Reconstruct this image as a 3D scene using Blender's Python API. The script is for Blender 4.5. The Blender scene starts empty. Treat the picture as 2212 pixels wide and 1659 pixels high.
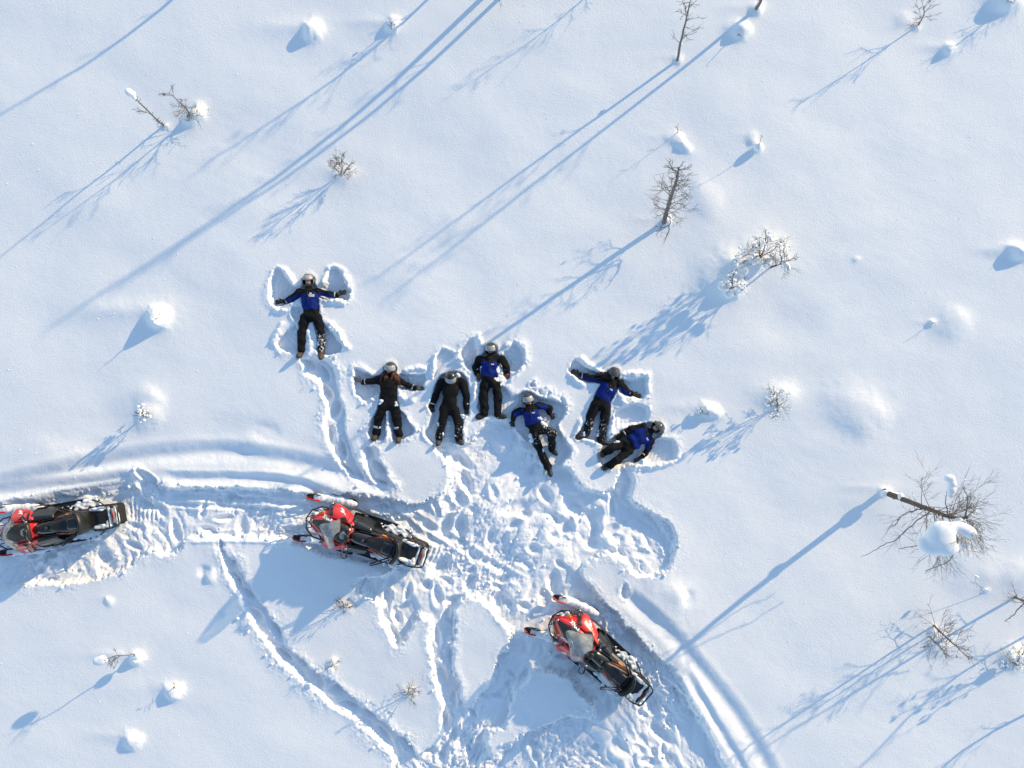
import bpy, bmesh, math, random
import numpy as np
from mathutils import Vector, Matrix

random.seed(7)
RNG = np.random.default_rng(7)
scene = bpy.context.scene
col = scene.collection
R = math.radians

# ------------------------------------------------------------------ camera, sky, sun, exposure
HC = 16.117                      # drone height above the snow (m)
PPM = 91.5                       # survey pixels per metre on the snow (the survey plan is 2212 x 1659)
cam_d = bpy.data.cameras.new('camera')
cam = bpy.data.objects.new('camera', cam_d)
col.objects.link(cam)
cam.location = (0, 0, HC)
cam.rotation_euler = (0, 0, 0)
cam_d.lens = 24.0
cam_d.sensor_width = 36.0
cam_d.clip_start = 0.1
cam_d.clip_end = 2000
scene.camera = cam

SUN_EL = R(15.5)
SAZ = math.atan2(0.607, 0.795)
SUN = Vector((math.cos(SUN_EL) * math.cos(SAZ), math.cos(SUN_EL) * math.sin(SAZ), math.sin(SUN_EL)))
world = bpy.data.worlds.new('World')
scene.world = world
world.use_nodes = True
wn = world.node_tree
wn.nodes.clear()
sky = wn.nodes.new('ShaderNodeTexSky')
sky.sky_type = 'NISHITA'
sky.sun_disc = False
sky.sun_elevation = SUN_EL
sky.sun_rotation = math.pi / 2 - SAZ
sky.altitude = 200
sky.air_density = 1.0
sky.dust_density = 0.0
sky.ozone_density = 1.4
bg = wn.nodes.new('ShaderNodeBackground')
bg.inputs['Strength'].default_value = 0.15
wo = wn.nodes.new('ShaderNodeOutputWorld')
wn.links.new(sky.outputs[0], bg.inputs[0])
wn.links.new(bg.outputs[0], wo.inputs[0])

sun_d = bpy.data.lights.new('sun', 'SUN')
sun_d.energy = 2.9
sun_d.angle = R(0.7)
sun_d.color = (1.0, 0.77, 0.44)
sun = bpy.data.objects.new('sun', sun_d)
col.objects.link(sun)
sun.rotation_euler = SUN.to_track_quat('Z', 'Y').to_euler()

scene.view_settings.view_transform = 'Standard'
scene.view_settings.look = 'None'
scene.view_settings.gamma = 1.0
scene.view_settings.use_curve_mapping = False
scene.view_settings.exposure = 0.87
scene.cycles.max_bounces = 8
scene.cycles.diffuse_bounces = 4
scene.cycles.transparent_max_bounces = 8


# ------------------------------------------------------------------ helpers
def P(px, py, z=0.0):
    """Point at height z that stands under survey pixel (px, py)."""
    k = (HC - z) / HC / PPM
    return Vector(((px - 1106) * k, (829.5 - py) * k, z))


def tile(ox, oy, w):
    """Converts the coordinates read off an enlarged tile into survey pixels."""
    s = w / 3840.0
    return lambda p: (ox * 0.576 + p[0] * s, oy * 0.576 + p[1] * s)


def link(name, me, parent=None):
    o = bpy.data.objects.new(name, me)
    col.objects.link(o)
    if parent is not None:
        o.parent = parent
    return o


def empty(name, loc, rz=0.0):
    o = bpy.data.objects.new(name, None)
    col.objects.link(o)
    o.location = loc
    o.rotation_euler = (0, 0, rz)
    o.empty_display_size = 0.2
    return o


def tag(o, label, cat, group=None):
    o['label'] = label
    o['category'] = cat
    if group:
        o['group'] = group


def copy_tree(o, parent=None):
    c = o.copy()
    col.objects.link(c)
    c.parent = parent
    for ch in list(o.children):
        copy_tree(ch, c)
    return c


def mesh(name, verts, faces, mats, smooth=True, fmat=None):
    me = bpy.data.meshes.new(name)
    me.from_pydata([tuple(v) for v in verts], [], [tuple(int(i) for i in f) for f in faces])
    for m in (mats if isinstance(mats, (list, tuple)) else [mats]):
        me.materials.append(m)
    if fmat is not None:
        me.polygons.foreach_set('material_index', np.asarray(fmat, dtype=np.int32))
    if smooth:
        me.polygons.foreach_set('use_smooth', np.ones(len(me.polygons), dtype=bool))
    me.update()
    return me


class MB:
    """Collects shapes and links them as one mesh object."""

    def __init__(self):
        self.v, self.f = [], []

    def add(self, v, f):
        n = len(self.v)
        self.v += [tuple(p) for p in v]
        self.f += [tuple(i + n for i in q) for q in f]
        return self

    def tube(self, pts, r, sides=8, closed=False, cap=True):
        pts = [Vector(p) for p in pts]
        n = len(pts)
        rr = r if isinstance(r, (list, tuple)) else [r] * n
        V, F = [], []
        up = None
        for i, p in enumerate(pts):
            a = pts[(i - 1) % n] if (i > 0 or closed) else p
            b = pts[(i + 1) % n] if (i < n - 1 or closed) else p
            d = (b - a)
            d = d.normalized() if d.length > 1e-9 else Vector((0, 0, 1))
            if up is None:
                up = Vector((0, 0, 1)) if abs(d.z) < 0.9 else Vector((1, 0, 0))
            s = d.cross(up)
            if s.length < 1e-6:
                s = d.cross(Vector((0.3, 1, 0.2)))
            s.normalize()
            up = s.cross(d).normalized()
            for k in range(sides):
                t = 2 * math.pi * k / sides
                V.append(p + (s * math.cos(t) + up * math.sin(t)) * rr[i])
        m = n if closed else n - 1
        for i in range(m):
            j = (i + 1) % n
            for k in range(sides):
                l = (k + 1) % sides
                F.append((i * sides + k, i * sides + l, j * sides + l, j * sides + k))
        if not closed and cap and sides > 2:
            F.append(tuple(range(sides)))
            F.append(tuple((n - 1) * sides + k for k in reversed(range(sides))))
        return self.add(V, F)

    def loft(self, rings, cap=True):
        n = len(rings[0])
        V = [p for r in rings for p in r]
        F = []
        for i in range(len(rings) - 1):
            for k in range(n):
                l = (k + 1) % n
                F.append((i * n + k, i * n + l, (i + 1) * n + l, (i + 1) * n + k))
        if cap:
            F.append(tuple(reversed(range(n))))
            F.append(tuple((len(rings) - 1) * n + k for k in range(n)))
        return self.add(V, F)

    def box(self, c, s, rz=0.0, bev=0.0):
        x, y, z = s[0] / 2, s[1] / 2, s[2] / 2
        b = min(bev, x * .9, y * .9, z * .9)
        rings = []
        for zz, ins in (((-z, b), (-z + b, 0), (z - b, 0), (z, b)) if b > 0 else ((-z, 0), (z, 0))):
            ax, ay = x - ins, y - ins
            q = b if b > 0 else 0
            if q > 0:
                ring = [(-ax + q, -ay), (ax - q, -ay), (ax, -ay + q), (ax, ay - q), (ax - q, ay), (-ax + q, ay), (-ax, ay - q), (-ax, -ay + q)]
            else:
                ring = [(-ax, -ay), (ax, -ay), (ax, ay), (-ax, ay)]
            rings.append([(p[0], p[1], zz) for p in ring])
        cs, sn = math.cos(rz), math.sin(rz)
        rings = [[(c[0] + p[0] * cs - p[1] * sn, c[1] + p[0] * sn + p[1] * cs, c[2] + p[2]) for p in r] for r in rings]
        return self.loft(rings)

    def ellipsoid(self, c, r, nu=14, nv=8, rot=None, jitter=0.0, rnd=random):
        rings = []
        V, F = [], []
        for j in range(nv + 1):
            t = math.pi * j / nv
            for i in range(nu):
                a = 2 * math.pi * i / nu
                k = 1 + (rnd.uniform(-jitter, jitter) if 0 < j < nv else 0)
                p = Vector((r[0] * math.sin(t) * math.cos(a) * k, r[1] * math.sin(t) * math.sin(a) * k, r[2] * math.cos(t) * k))
                if rot is not None:
                    p = rot @ p
                V.append((c[0] + p.x, c[1] + p.y, c[2] + p.z))
        for j in range(nv):
            for i in range(nu):
                l = (i + 1) % nu
                F.append((j * nu + i, (j + 1) * nu + i, (j + 1) * nu + l, j * nu + l))
        return self.add(V, F)

    def patch(self, fn, nu, nv, thick=0.01):
        """A closed slab over fn(u, v) -> point, with its underside thick below."""
        V, F = [], []
        for lay in (0, 1):
            for i in range(nu + 1):
                for j in range(nv + 1):
                    p = Vector(fn(i / nu, j / nv))
                    V.append(p - Vector((0, 0, thick * lay)))
        N = (nu + 1) * (nv + 1)
        ix = lambda i, j: i * (nv + 1) + j
        for i in range(nu):
            for j in range(nv):
                q = (ix(i, j), ix(i + 1, j), ix(i + 1, j + 1), ix(i, j + 1))
                F.append(q)
                F.append(tuple(N + k for k in reversed(q)))
        edge = [ix(i, 0) for i in range(nu)] + [ix(nu, j) for j in range(nv)] + [ix(i, nv) for i in range(nu, 0, -1)] + [ix(0, j) for j in range(nv, 0, -1)]
        for a, b in zip(edge, edge[1:] + edge[:1]):
            F.append((a, N + a, N + b, b))
        return self.add(V, F)

    def build(self, name, mats, parent=None, smooth=True, fmat=None):
        me = mesh(name, self.v, self.f, mats, smooth, fmat)
        bm = bmesh.new()
        bm.from_mesh(me)
        bmesh.ops.recalc_face_normals(bm, faces=bm.faces)
        bm.to_mesh(me)
        bm.free()
        return link(name, me, parent)


def sharp(o, deg=40):
    """Keeps creases of a smooth-shaded mesh crisp."""
    me = o.data
    bm = bmesh.new()
    bm.from_mesh(me)
    for e in bm.edges:
        if len(e.link_faces) == 2 and e.calc_face_angle(0) > R(deg):
            e.smooth = False
    bm.to_mesh(me)
    bm.free()
    return o


def smoothstep(a, b, x):
    t = np.clip((x - a) / (b - a), 0, 1)
    return t * t * (3 - 2 * t)


def perlin(x, y, seed=0):
    rs = np.random.RandomState(seed)
    perm = rs.permutation(512)
    ang = rs.rand(512) * 2 * np.pi
    gx, gy = np.cos(ang), np.sin(ang)
    xi, yi = np.floor(x).astype(np.int64), np.floor(y).astype(np.int64)
    xf, yf = x - xi, y - yi
    u = xf * xf * xf * (xf * (xf * 6 - 15) + 10)
    v = yf * yf * yf * (yf * (yf * 6 - 15) + 10)

    def g(ix, iy, dx, dy):
        h = perm[(perm[ix & 511] + iy) & 511]
        return gx[h] * dx + gy[h] * dy
    n00, n10 = g(xi, yi, xf, yf), g(xi + 1, yi, xf - 1, yf)
    n01, n11 = g(xi, yi + 1, xf, yf - 1), g(xi + 1, yi + 1, xf - 1, yf - 1)
    a = n00 + u * (n10 - n00)
    b = n01 + u * (n11 - n01)
    return (a + v * (b - a)) * 1.5


def chaikin(pts, n=2, closed=True):
    pts = [tuple(p) for p in pts]
    for _ in range(n):
        q = []
        m = len(pts)
        for i in range(m if closed else m - 1):
            a, b = pts[i], pts[(i + 1) % m]
            q.append(tuple(.75 * s + .25 * t for s, t in zip(a, b)))
            q.append(tuple(.25 * s + .75 * t for s, t in zip(a, b)))
        if not closed:
            q = [pts[0]] + q + [pts[-1]]
        pts = q
    return pts


def surface_nets(F, org, h):
    nx, ny, nz = F.shape
    S = F < 0
    cs = [(i, j, k) for k in (0, 1) for j in (0, 1) for i in (0, 1)]
    cor = lambda A, d: A[d[0]:nx - 1 + d[0], d[1]:ny - 1 + d[1], d[2]:nz - 1 + d[2]]
    acc = np.zeros((nx - 1, ny - 1, nz - 1, 3), dtype=np.float32)
    cnt = np.zeros((nx - 1, ny - 1, nz - 1), dtype=np.float32)
    for a in range(8):
        for b in range(a + 1, 8):
            d = [cs[b][i] - cs[a][i] for i in range(3)]
            if sum(abs(t) for t in d) != 1:
                continue
            fa, fb = cor(F, cs[a]), cor(F, cs[b])
            m = (fa < 0) != (fb < 0)
            t = np.where(m, fa / np.where(m, fa - fb, 1), 0)
            for i in range(3):
                acc[..., i] += np.where(m, cs[a][i] + t * d[i], 0)
            cnt += m
    act = cnt > 0
    idx = -np.ones(act.shape, dtype=np.int64)
    ii = np.argwhere(act)
    idx[act] = np.arange(len(ii))
    V = (ii + acc[act] / cnt[act][:, None]) * h + np.asarray(org)
    faces = []
    for ax in range(3):
        A = np.take(S, range(0, S.shape[ax] - 1), axis=ax)
        B = np.take(S, range(1, S.shape[ax]), axis=ax)
        ch = A != B
        o = [i for i in range(3) if i != ax]
        e = np.argwhere(ch)
        ok = (e[:, o[0]] > 0) & (e[:, o[1]] > 0) & (e[:, o[0]] < S.shape[o[0]] - 1) & (e[:, o[1]] < S.shape[o[1]] - 1)
        e = e[ok]
        s = A[tuple(e.T)]
        q = []
        for da, db in ((-1, -1), (0, -1), (0, 0), (-1, 0)):
            c = e.copy()
            c[:, o[0]] += da
            c[:, o[1]] += db
            q.append(idx[tuple(c.T)])
        q = np.stack(q, 1)
        flip = s if ax != 1 else ~s
        q[~flip] = q[~flip][:, ::-1]
        faces.append(q)
    return V, np.concatenate(faces)


def sd_caps(p, a, b, ra, rb):
    a, b = np.asarray(a), np.asarray(b)
    d = b - a
    t = np.clip(((p - a) @ d) / max(d @ d, 1e-9), 0, 1)
    return np.linalg.norm(p - a - t[..., None] * d, axis=-1) - (ra + (rb - ra) * t)


def sd_ell(p, c, M, r):
    q = (p - np.asarray(c)) @ np.asarray(M)       # columns of M are the axes
    r = np.asarray(r)
    k0 = np.linalg.norm(q / r, axis=-1)
    k1 = np.linalg.norm(q / (r * r), axis=-1)
    return k0 * (k0 - 1) / np.maximum(k1, 1e-6)


def sdf_of(pr, p):
    return sd_caps(p, *pr[1:]) if pr[0] == 'c' else sd_ell(p, *pr[1:])


def implicit(prims, h, k=0.03, wr=0.0, pad=0.04, seed=1, wf=14.0):
    """One continuous surface over a smooth union of capsules ('c') and ellipsoids ('e')."""
    lo, hi = np.full(3, 1e9), np.full(3, -1e9)
    bb = []
    for pr in prims:
        if pr[0] == 'c':
            m = max(pr[3], pr[4])
            l, u = np.minimum(pr[1], pr[2]) - m, np.maximum(pr[1], pr[2]) + m
        else:
            m = max(pr[3])
            l, u = np.asarray(pr[1]) - m, np.asarray(pr[1]) + m
        bb.append((l, u))
        lo, hi = np.minimum(lo, l), np.maximum(hi, u)
    lo, hi = lo - pad, hi + pad
    n = np.ceil((hi - lo) / h).astype(int) + 1
    ax = [lo[i] + h * np.arange(n[i]) for i in range(3)]
    F = np.full(tuple(n), 1.0)
    for pr, (l, u) in zip(prims, bb):
        m = 2.5 * k + 2 * h
        s = [slice(max(0, int((l[i] - m - lo[i]) / h)), min(n[i], int((u[i] + m - lo[i]) / h) + 2)) for i in range(3)]
        g = np.stack(np.meshgrid(*[ax[i][s[i]] for i in range(3)], indexing='ij'), -1)
        d = sdf_of(pr, g)
        f = F[s[0], s[1], s[2]]
        hh = np.clip(.5 + .5 * (f - d) / k, 0, 1)
        F[s[0], s[1], s[2]] = f + (d - f) * hh - k * hh * (1 - hh)
    if wr > 0:
        rs = np.random.RandomState(seed)
        g = np.meshgrid(*ax, indexing='ij')
        w = np.zeros_like(F)
        for _ in range(7):
            d = rs.randn(3)
            d *= wf * rs.uniform(.7, 2.4) / np.linalg.norm(d)
            w += np.sin(g[0] * d[0] + g[1] * d[1] + g[2] * d[2] + rs.rand() * 6.3 + 1.2 * np.sin(g[(_) % 3] * wf * .6 + _))
        F = F + wr * w / 2.6
    return surface_nets(F, lo, h)


# ------------------------------------------------------------------ materials
def mat(name, color, rough=0.5, metal=0.0, bump=0.0, bscale=60.0, var=0.0, spec=0.5, coat=0.0):
    m = bpy.data.materials.new(name)
    m.use_nodes = True
    nt = m.node_tree
    b = nt.nodes['Principled BSDF']
    b.inputs['Base Color'].default_value = (*color, 1)
    b.inputs['Roughness'].default_value = rough
    b.inputs['Metallic'].default_value = metal
    b.inputs['Specular IOR Level'].default_value = spec
    b.inputs['Coat Weight'].default_value = coat
    tc = nt.nodes.new('ShaderNodeTexCoord')
    if var > 0:
        n = nt.nodes.new('ShaderNodeTexNoise')
        n.inputs['Scale'].default_value = bscale * .25
        n.inputs['Detail'].default_value = 4
        nt.links.new(tc.outputs['Object'], n.inputs['Vector'])
        mx = nt.nodes.new('ShaderNodeMix')
        mx.data_type = 'RGBA'
        nt.links.new(n.outputs['Fac'], mx.inputs['Factor'])
        mx.inputs[6].default_value = (*[c * (1 - var) for c in color], 1)
        mx.inputs[7].default_value = (*[min(1, c * (1 + var)) for c in color], 1)
        nt.links.new(mx.outputs[2], b.inputs['Base Color'])
    if bump > 0:
        n = nt.nodes.new('ShaderNodeTexNoise')
        n.inputs['Scale'].default_value = bscale
        n.inputs['Detail'].default_value = 5
        nt.links.new(tc.outputs['Object'], n.inputs['Vector'])
        bp = nt.nodes.new('ShaderNodeBump')
        bp.inputs['Strength'].default_value = 1.0
        bp.inputs['Distance'].default_value = bump
        nt.links.new(n.outputs['Fac'], bp.inputs['Height'])
        nt.links.new(bp.outputs['Normal'], b.inputs['Normal'])
    return m


def snow_material(name, fine=0.009, scale=26.0):
    m = bpy.data.materials.new(name)
    m.use_nodes = True
    nt = m.node_tree
    b = nt.nodes['Principled BSDF']
    b.inputs['Base Color'].default_value = (0.90, 0.905, 0.915, 1)
    b.inputs['Roughness'].default_value = 0.75
    b.inputs['Specular IOR Level'].default_value = 0.15
    tc = nt.nodes.new('ShaderNodeTexCoord')
    n1 = nt.nodes.new('ShaderNodeTexNoise')
    n1.inputs['Scale'].default_value = scale
    n1.inputs['Detail'].default_value = 6
    n1.inputs['Roughness'].default_value = 0.7
    nt.links.new(tc.outputs['Object'], n1.inputs['Vector'])
    bp = nt.nodes.new('ShaderNodeBump')
    bp.inputs['Strength'].default_value = 1.0
    bp.inputs['Distance'].default_value = fine
    nt.links.new(n1.outputs['Fac'], bp.inputs['Height'])
    nt.links.new(bp.outputs['Normal'], b.inputs['Normal'])
    return m


def cloth_material(name, color, rough=0.75):
    """Woven suit fabric with snow stuck to it where the mesh carries the snow attribute."""
    m = bpy.data.materials.new(name)
    m.use_nodes = True
    nt = m.node_tree
    b = nt.nodes['Principled BSDF']
    b.inputs['Roughness'].default_value = rough
    b.inputs['Specular IOR Level'].default_value = 0.18
    tc = nt.nodes.new('ShaderNodeTexCoord')
    n1 = nt.nodes.new('ShaderNodeTexNoise')
    n1.inputs['Scale'].default_value = 19
    n1.inputs['Detail'].default_value = 8
    n1.inputs['Roughness'].default_value = 0.72
    nt.links.new(tc.outputs['Object'], n1.inputs['Vector'])
    at = nt.nodes.new('ShaderNodeAttribute')
    at.attribute_name = 'snow'
    ad = nt.nodes.new('ShaderNodeMath')
    ad.operation = 'ADD'
    nt.links.new(n1.outputs['Fac'], ad.inputs[0])
    nt.links.new(at.outputs['Fac'], ad.inputs[1])
    mr = nt.nodes.new('ShaderNodeMapRange')
    mr.inputs['From Min'].default_value = 0.80
    mr.inputs['From Max'].default_value = 0.86
    nt.links.new(ad.outputs[0], mr.inputs['Value'])
    n2 = nt.nodes.new('ShaderNodeTexNoise')
    n2.inputs['Scale'].default_value = 9
    n2.inputs['Detail'].default_value = 3
    nt.links.new(tc.outputs['Object'], n2.inputs['Vector'])
    mv = nt.nodes.new('ShaderNodeMix')
    mv.data_type = 'RGBA'
    nt.links.new(n2.outputs['Fac'], mv.inputs['Factor'])
    mv.inputs[6].default_value = (*[c * .7 for c in color], 1)
    mv.inputs[7].default_value = (*[c * 1.4 for c in color], 1)
    mx = nt.nodes.new('ShaderNodeMix')
    mx.data_type = 'RGBA'
    nt.links.new(mr.outputs['Result'], mx.inputs['Factor'])
    nt.links.new(mv.outputs[2], mx.inputs[6])
    mx.inputs[7].default_value = (0.88, 0.89, 0.9, 1)
    nt.links.new(mx.outputs[2], b.inputs['Base Color'])
    n3 = nt.nodes.new('ShaderNodeTexNoise')
    n3.inputs['Scale'].default_value = 15
    n3.inputs['Detail'].default_value = 3
    n3.inputs['Distortion'].default_value = 2.0
    nt.links.new(tc.outputs['Object'], n3.inputs['Vector'])
    a2 = nt.nodes.new('ShaderNodeMath')
    a2.operation = 'MULTIPLY_ADD'
    nt.links.new(mr.outputs['Result'], a2.inputs[0])
    a2.inputs[1].default_value = 0.6
    nt.links.new(n3.outputs['Fac'], a2.inputs[2])
    bp = nt.nodes.new('ShaderNodeBump')
    bp.inputs['Distance'].default_value = 0.035
    nt.links.new(a2.outputs[0], bp.inputs['Height'])
    nt.links.new(bp.outputs['Normal'], b.inputs['Normal'])
    return m


def glass_material(name, tint, opacity, rough=0.12, frost=0.0):
    m = bpy.data.materials.new(name)
    m.use_nodes = True
    nt = m.node_tree
    b = nt.nodes['Principled BSDF']
    b.inputs['Base Color'].default_value = (*tint, 1)
    b.inputs['Roughness'].default_value = rough
    tr = nt.nodes.new('ShaderNodeBsdfTransparent')
    tr.inputs['Color'].default_value = (0.86, 0.88, 0.9, 1)
    mx = nt.nodes.new('ShaderNodeMixShader')
    tc = nt.nodes.new('ShaderNodeTexCoord')
    n = nt.nodes.new('ShaderNodeTexNoise')
    n.inputs['Scale'].default_value = 5
    n.inputs['Detail'].default_value = 3
    nt.links.new(tc.outputs['Object'], n.inputs['Vector'])
    mr = nt.nodes.new('ShaderNodeMapRange')
    mr.inputs['From Min'].default_value = 0.3
    mr.inputs['From Max'].default_value = 0.7
    mr.inputs['To Min'].default_value = opacity
    mr.inputs['To Max'].default_value = min(1, opacity + frost)
    nt.links.new(n.outputs['Fac'], mr.inputs['Value'])
    nt.links.new(mr.outputs['Result'], mx.inputs['Fac'])
    nt.links.new(tr.outputs[0], mx.inputs[1])
    nt.links.new(b.outputs[0], mx.inputs[2])
    nt.links.new(mx.outputs[0], nt.nodes['Material Output'].inputs['Surface'])
    return m


M = {
    'snow': snow_material('snow'),
    'clump': snow_material('snow_clump', 0.004, 40),
    'crystal': mat('ice_crystal', (0.93, 0.93, 0.93), 0.3),
    'bark': mat('bark', (0.12, 0.085, 0.06), 0.9, bump=.01, bscale=70, var=.5),
    'birch': mat('birch_bark', (0.16, 0.145, 0.13), 0.85, bump=.008, bscale=60, var=.7),
    'twig': mat('twig', (0.16, 0.14, 0.13), 0.9, var=.4),
    'suit': cloth_material('suit_black', (0.004, 0.0042, 0.0055)),
    'blue': cloth_material('suit_blue', (0.0008, 0.016, 0.17)),
    'skin': mat('skin', (0.50, 0.29, 0.21), 0.55, var=.12),
    'lip': mat('lip', (0.42, 0.12, 0.10), 0.5),
    'eye': mat('eye', (0.03, 0.02, 0.02), 0.3),
    'helmet': mat('helmet_black', (0.018, 0.018, 0.02), 0.28, coat=.5),
    'helmetg': mat('helmet_grey', (0.16, 0.165, 0.165), 0.3, metal=.3, coat=.5),
    'visor': glass_material('visor_silver', (0.42, 0.42, 0.42), 0.72, 0.15, .1),
    'visord': glass_material('visor_dark', (0.10, 0.10, 0.105), 0.7, 0.12, .15),
    'glove': mat('glove_black', (0.014, 0.013, 0.013), 0.7, bump=.004, bscale=60),
    'gloveo': mat('glove_orange', (0.24, 0.075, 0.035), 0.7, bump=.004, bscale=60),
    'gloveg': mat('glove_grey', (0.12, 0.11, 0.11), 0.8, bump=.004, bscale=60),
    'boot': mat('boot_brown', (0.055, 0.042, 0.034), 0.7, bump=.004, bscale=50, var=.4),
    'bootb': mat('boot_black', (0.015, 0.015, 0.015), 0.6, bump=.004, bscale=50),
    'reflect': mat('reflective', (0.45, 0.46, 0.48), 0.45),
    'hair': mat('hair_brown', (0.13, 0.052, 0.024), 0.55, var=.4),
    'hairb': mat('hair_black', (0.012, 0.010, 0.009), 0.5),
    'white': mat('decal_white', (0.8, 0.8, 0.8), 0.5),
    'red': mat('paint_red', (0.62, 0.018, 0.016), 0.28, coat=.6),
    'redd': mat('plastic_red', (0.5, 0.018, 0.016), 0.4),
    'black': mat('plastic_black', (0.02, 0.02, 0.021), 0.45, bump=.001, bscale=200),
    'gloss': mat('plastic_gloss', (0.016, 0.015, 0.014), 0.22, coat=.4),
    'vinyl': mat('seat_vinyl', (0.014, 0.0135, 0.013), 0.42, bump=.0015, bscale=120),
    'rubber': mat('rubber', (0.012, 0.012, 0.013), 0.8, bump=.002, bscale=80),
    'steel': mat('steel', (0.35, 0.35, 0.36), 0.35, metal=.9),
    'tubing': mat('tube_black', (0.016, 0.016, 0.018), 0.35),
    'shield': glass_material('windshield', (0.62, 0.63, 0.65), 0.17, 0.08, .26),
    'amber': mat('lens_amber', (0.75, 0.32, 0.02), 0.3),
    'lens': mat('lens_red', (0.35, 0.012, 0.012), 0.25),
    'lamp': mat('lamp_glass', (0.35, 0.37, 0.4), 0.1, metal=.6),
    'grey': mat('plastic_grey', (0.22, 0.22, 0.23), 0.5),
}

# ------------------------------------------------------------------ the people: joints read off the photograph (used by the ground too)
TA, TB, TC = tile(960, 960, 720), tile(1280, 1240, 720), tile(1880, 1280, 720)
PEOPLE = [
    dict(key='A', t=TA, helmet=(605, 285), face=(603, 330), neck=(607, 395), sh=[(505, 420), (715, 408)], el=[(410, 492), (845, 442)],
         wr=[(330, 525), (935, 450)], ha=[(195, 535), (1062, 400)], waist=(630, 610), pel=(632, 675), hip=[(562, 715), (702, 715)],
         kn=[(528, 895), (752, 890)], an=[(522, 1085), (752, 1075)], toe=[(492, 1150), (745, 1168)], tz=.17,
         blue=True, bluearm=True, helm='helmetg', visor='up', glove='glove', boot='boot', snow=dict(shinR=.17, thighR=.12, armR=.14, shin=.1, suit=.02)),
    dict(key='B', t=TB, helmet=(563, 440), face=(553, 500), neck=(548, 560), sh=[(445, 560), (655, 570)], el=[(345, 583), (765, 625)],
         wr=[(250, 590), (845, 662)], ha=[(150, 553), (940, 662)], waist=(545, 770), pel=(545, 830), hip=[(482, 860), (610, 860)],
         kn=[(432, 1010), (640, 1015)], an=[(402, 1185), (662, 1195)], toe=[(372, 1245), (652, 1268)], tz=.17,
         blue=False, bluearm=False, helm='helmet', visor='half', glove='gloveg', boot='boot', hair='hair', snow=dict(suit=.04, shin=.02, thigh=.04)),
    dict(key='C', t=TB, helmet=(1262, 545), face=(1255, 610), neck=(1262, 600), sh=[(1160, 590), (1385, 585)], el=[(1085, 750), (1435, 745)],
         wr=[(1045, 875), (1440, 880)], ha=[(1052, 935), (1447, 955)], waist=(1252, 830), pel=(1245, 885), hip=[(1190, 910), (1305, 915)],
         kn=[(1165, 1050), (1352, 1060)], an=[(1130, 1235), (1352, 1240)], toe=[(1115, 1300), (1385, 1295)], tz=.15,
         blue=False, bluearm=False, helm='helmet', visor='down', bowed=True, glove='glove', boot='boot', snow=dict(shin=.17, thigh=.06, suit=.05, armR=.06)),
    dict(key='D', t=TB, helmet=(1725, 215), face=(1695, 285), neck=(1712, 320), sh=[(1590, 330), (1845, 325)], el=[(1548, 420), (1905, 420)],
         wr=[(1572, 495), (1905, 490)], ha=[(1590, 568), (1922, 540)], waist=(1708, 520), pel=(1712, 580), hip=[(1652, 625), (1785, 625)],
         kn=[(1640, 785), (1805, 785)], an=[(1650, 950), (1800, 955)], toe=[(1582, 992), (1872, 992)], tz=.08,
         blue=True, bluearm=False, helm='helmet', visor='half', glove='gloveo', boot='bootb', snow=dict(suit=.08, thigh=.05, shin=.07)),
    dict(key='E', t=TC, helmet=(305, 675), face=(308, 735), neck=(322, 770), sh=[(232, 800), (430, 740)], el=[(145, 835), (550, 770)],
         wr=[(135, 905), (562, 830)], ha=[(130, 985), (605, 895)], waist=(372, 940), pel=(405, 1010), hip=[(395, 1050), (470, 1020)],
         kn=[(405, 1175), (590, 1060)], an=[(535, 1440), (582, 1225)], toe=[(562, 1515), (625, 1290)], tz=.10, kz=[0.10, .36],
         blue=True, bluearm='upper', helm='helmet', visor='half', glove='glove', boot='bootb', snow=dict(suit=.12, shin=.06, thigh=.14)),
    dict(key='F', t=TC, helmet=(1290, 375), face=(1288, 440), neck=(1270, 480), sh=[(1120, 440), (1370, 490)], el=[(1000, 415), (1430, 565)],
         wr=[(905, 390), (1500, 605)], ha=[(800, 330), (1618, 640)], waist=(1165, 660), pel=(1150, 715), hip=[(1085, 735), (1205, 750)],
         kn=[(1030, 880), (1188, 890)], an=[(985, 1045), (1142, 1120)], toe=[(890, 1100), (1200, 1170)], tz=.09,
         blue=True, bluearm=True, helm='helmet', visor='half', visorm='visord', glove='glove', boot='bootb', hair='hairb', snow=dict(shin=.20, suit=.04, thigh=.06)),
    dict(key='G', t=TC, helmet=(1795, 998), face=(1735, 1000), neck=(1715, 1035), sh=[(1645, 985), (1725, 1145)], el=[(1490, 1020), (1690, 1250)],
         wr=[(1395, 1075), (1622, 1322)], ha=[(1325, 1125), (1530, 1395)], waist=(1510, 1165), pel=(1450, 1205), hip=[(1400, 1165), (1455, 1275)],
         kn=[(1265, 1235), (1335, 1375)], an=[(1195, 1275), (1240, 1425)], toe=[(1165, 1315), (1190, 1462)], tz=.14, kz=[.24, .24],
         blue=True, bluearm='part', helm='helmet', visor='up', visorm='visord', glove='glove', boot='bootb', snow=dict(suit=.01, shin=.03)),
]

# ------------------------------------------------------------------ the snow ground
T8, T9, T7, T6, T5 = tile(1280, 1600, 1280), tile(1280, 1920, 1280), tile(0, 1920, 1280), tile(0, 960, 1280), tile(2560, 1760, 1280)


def W(poly):
    return [((x - 1106) / PPM, (829.5 - y) / PPM) for x, y in poly]


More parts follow.
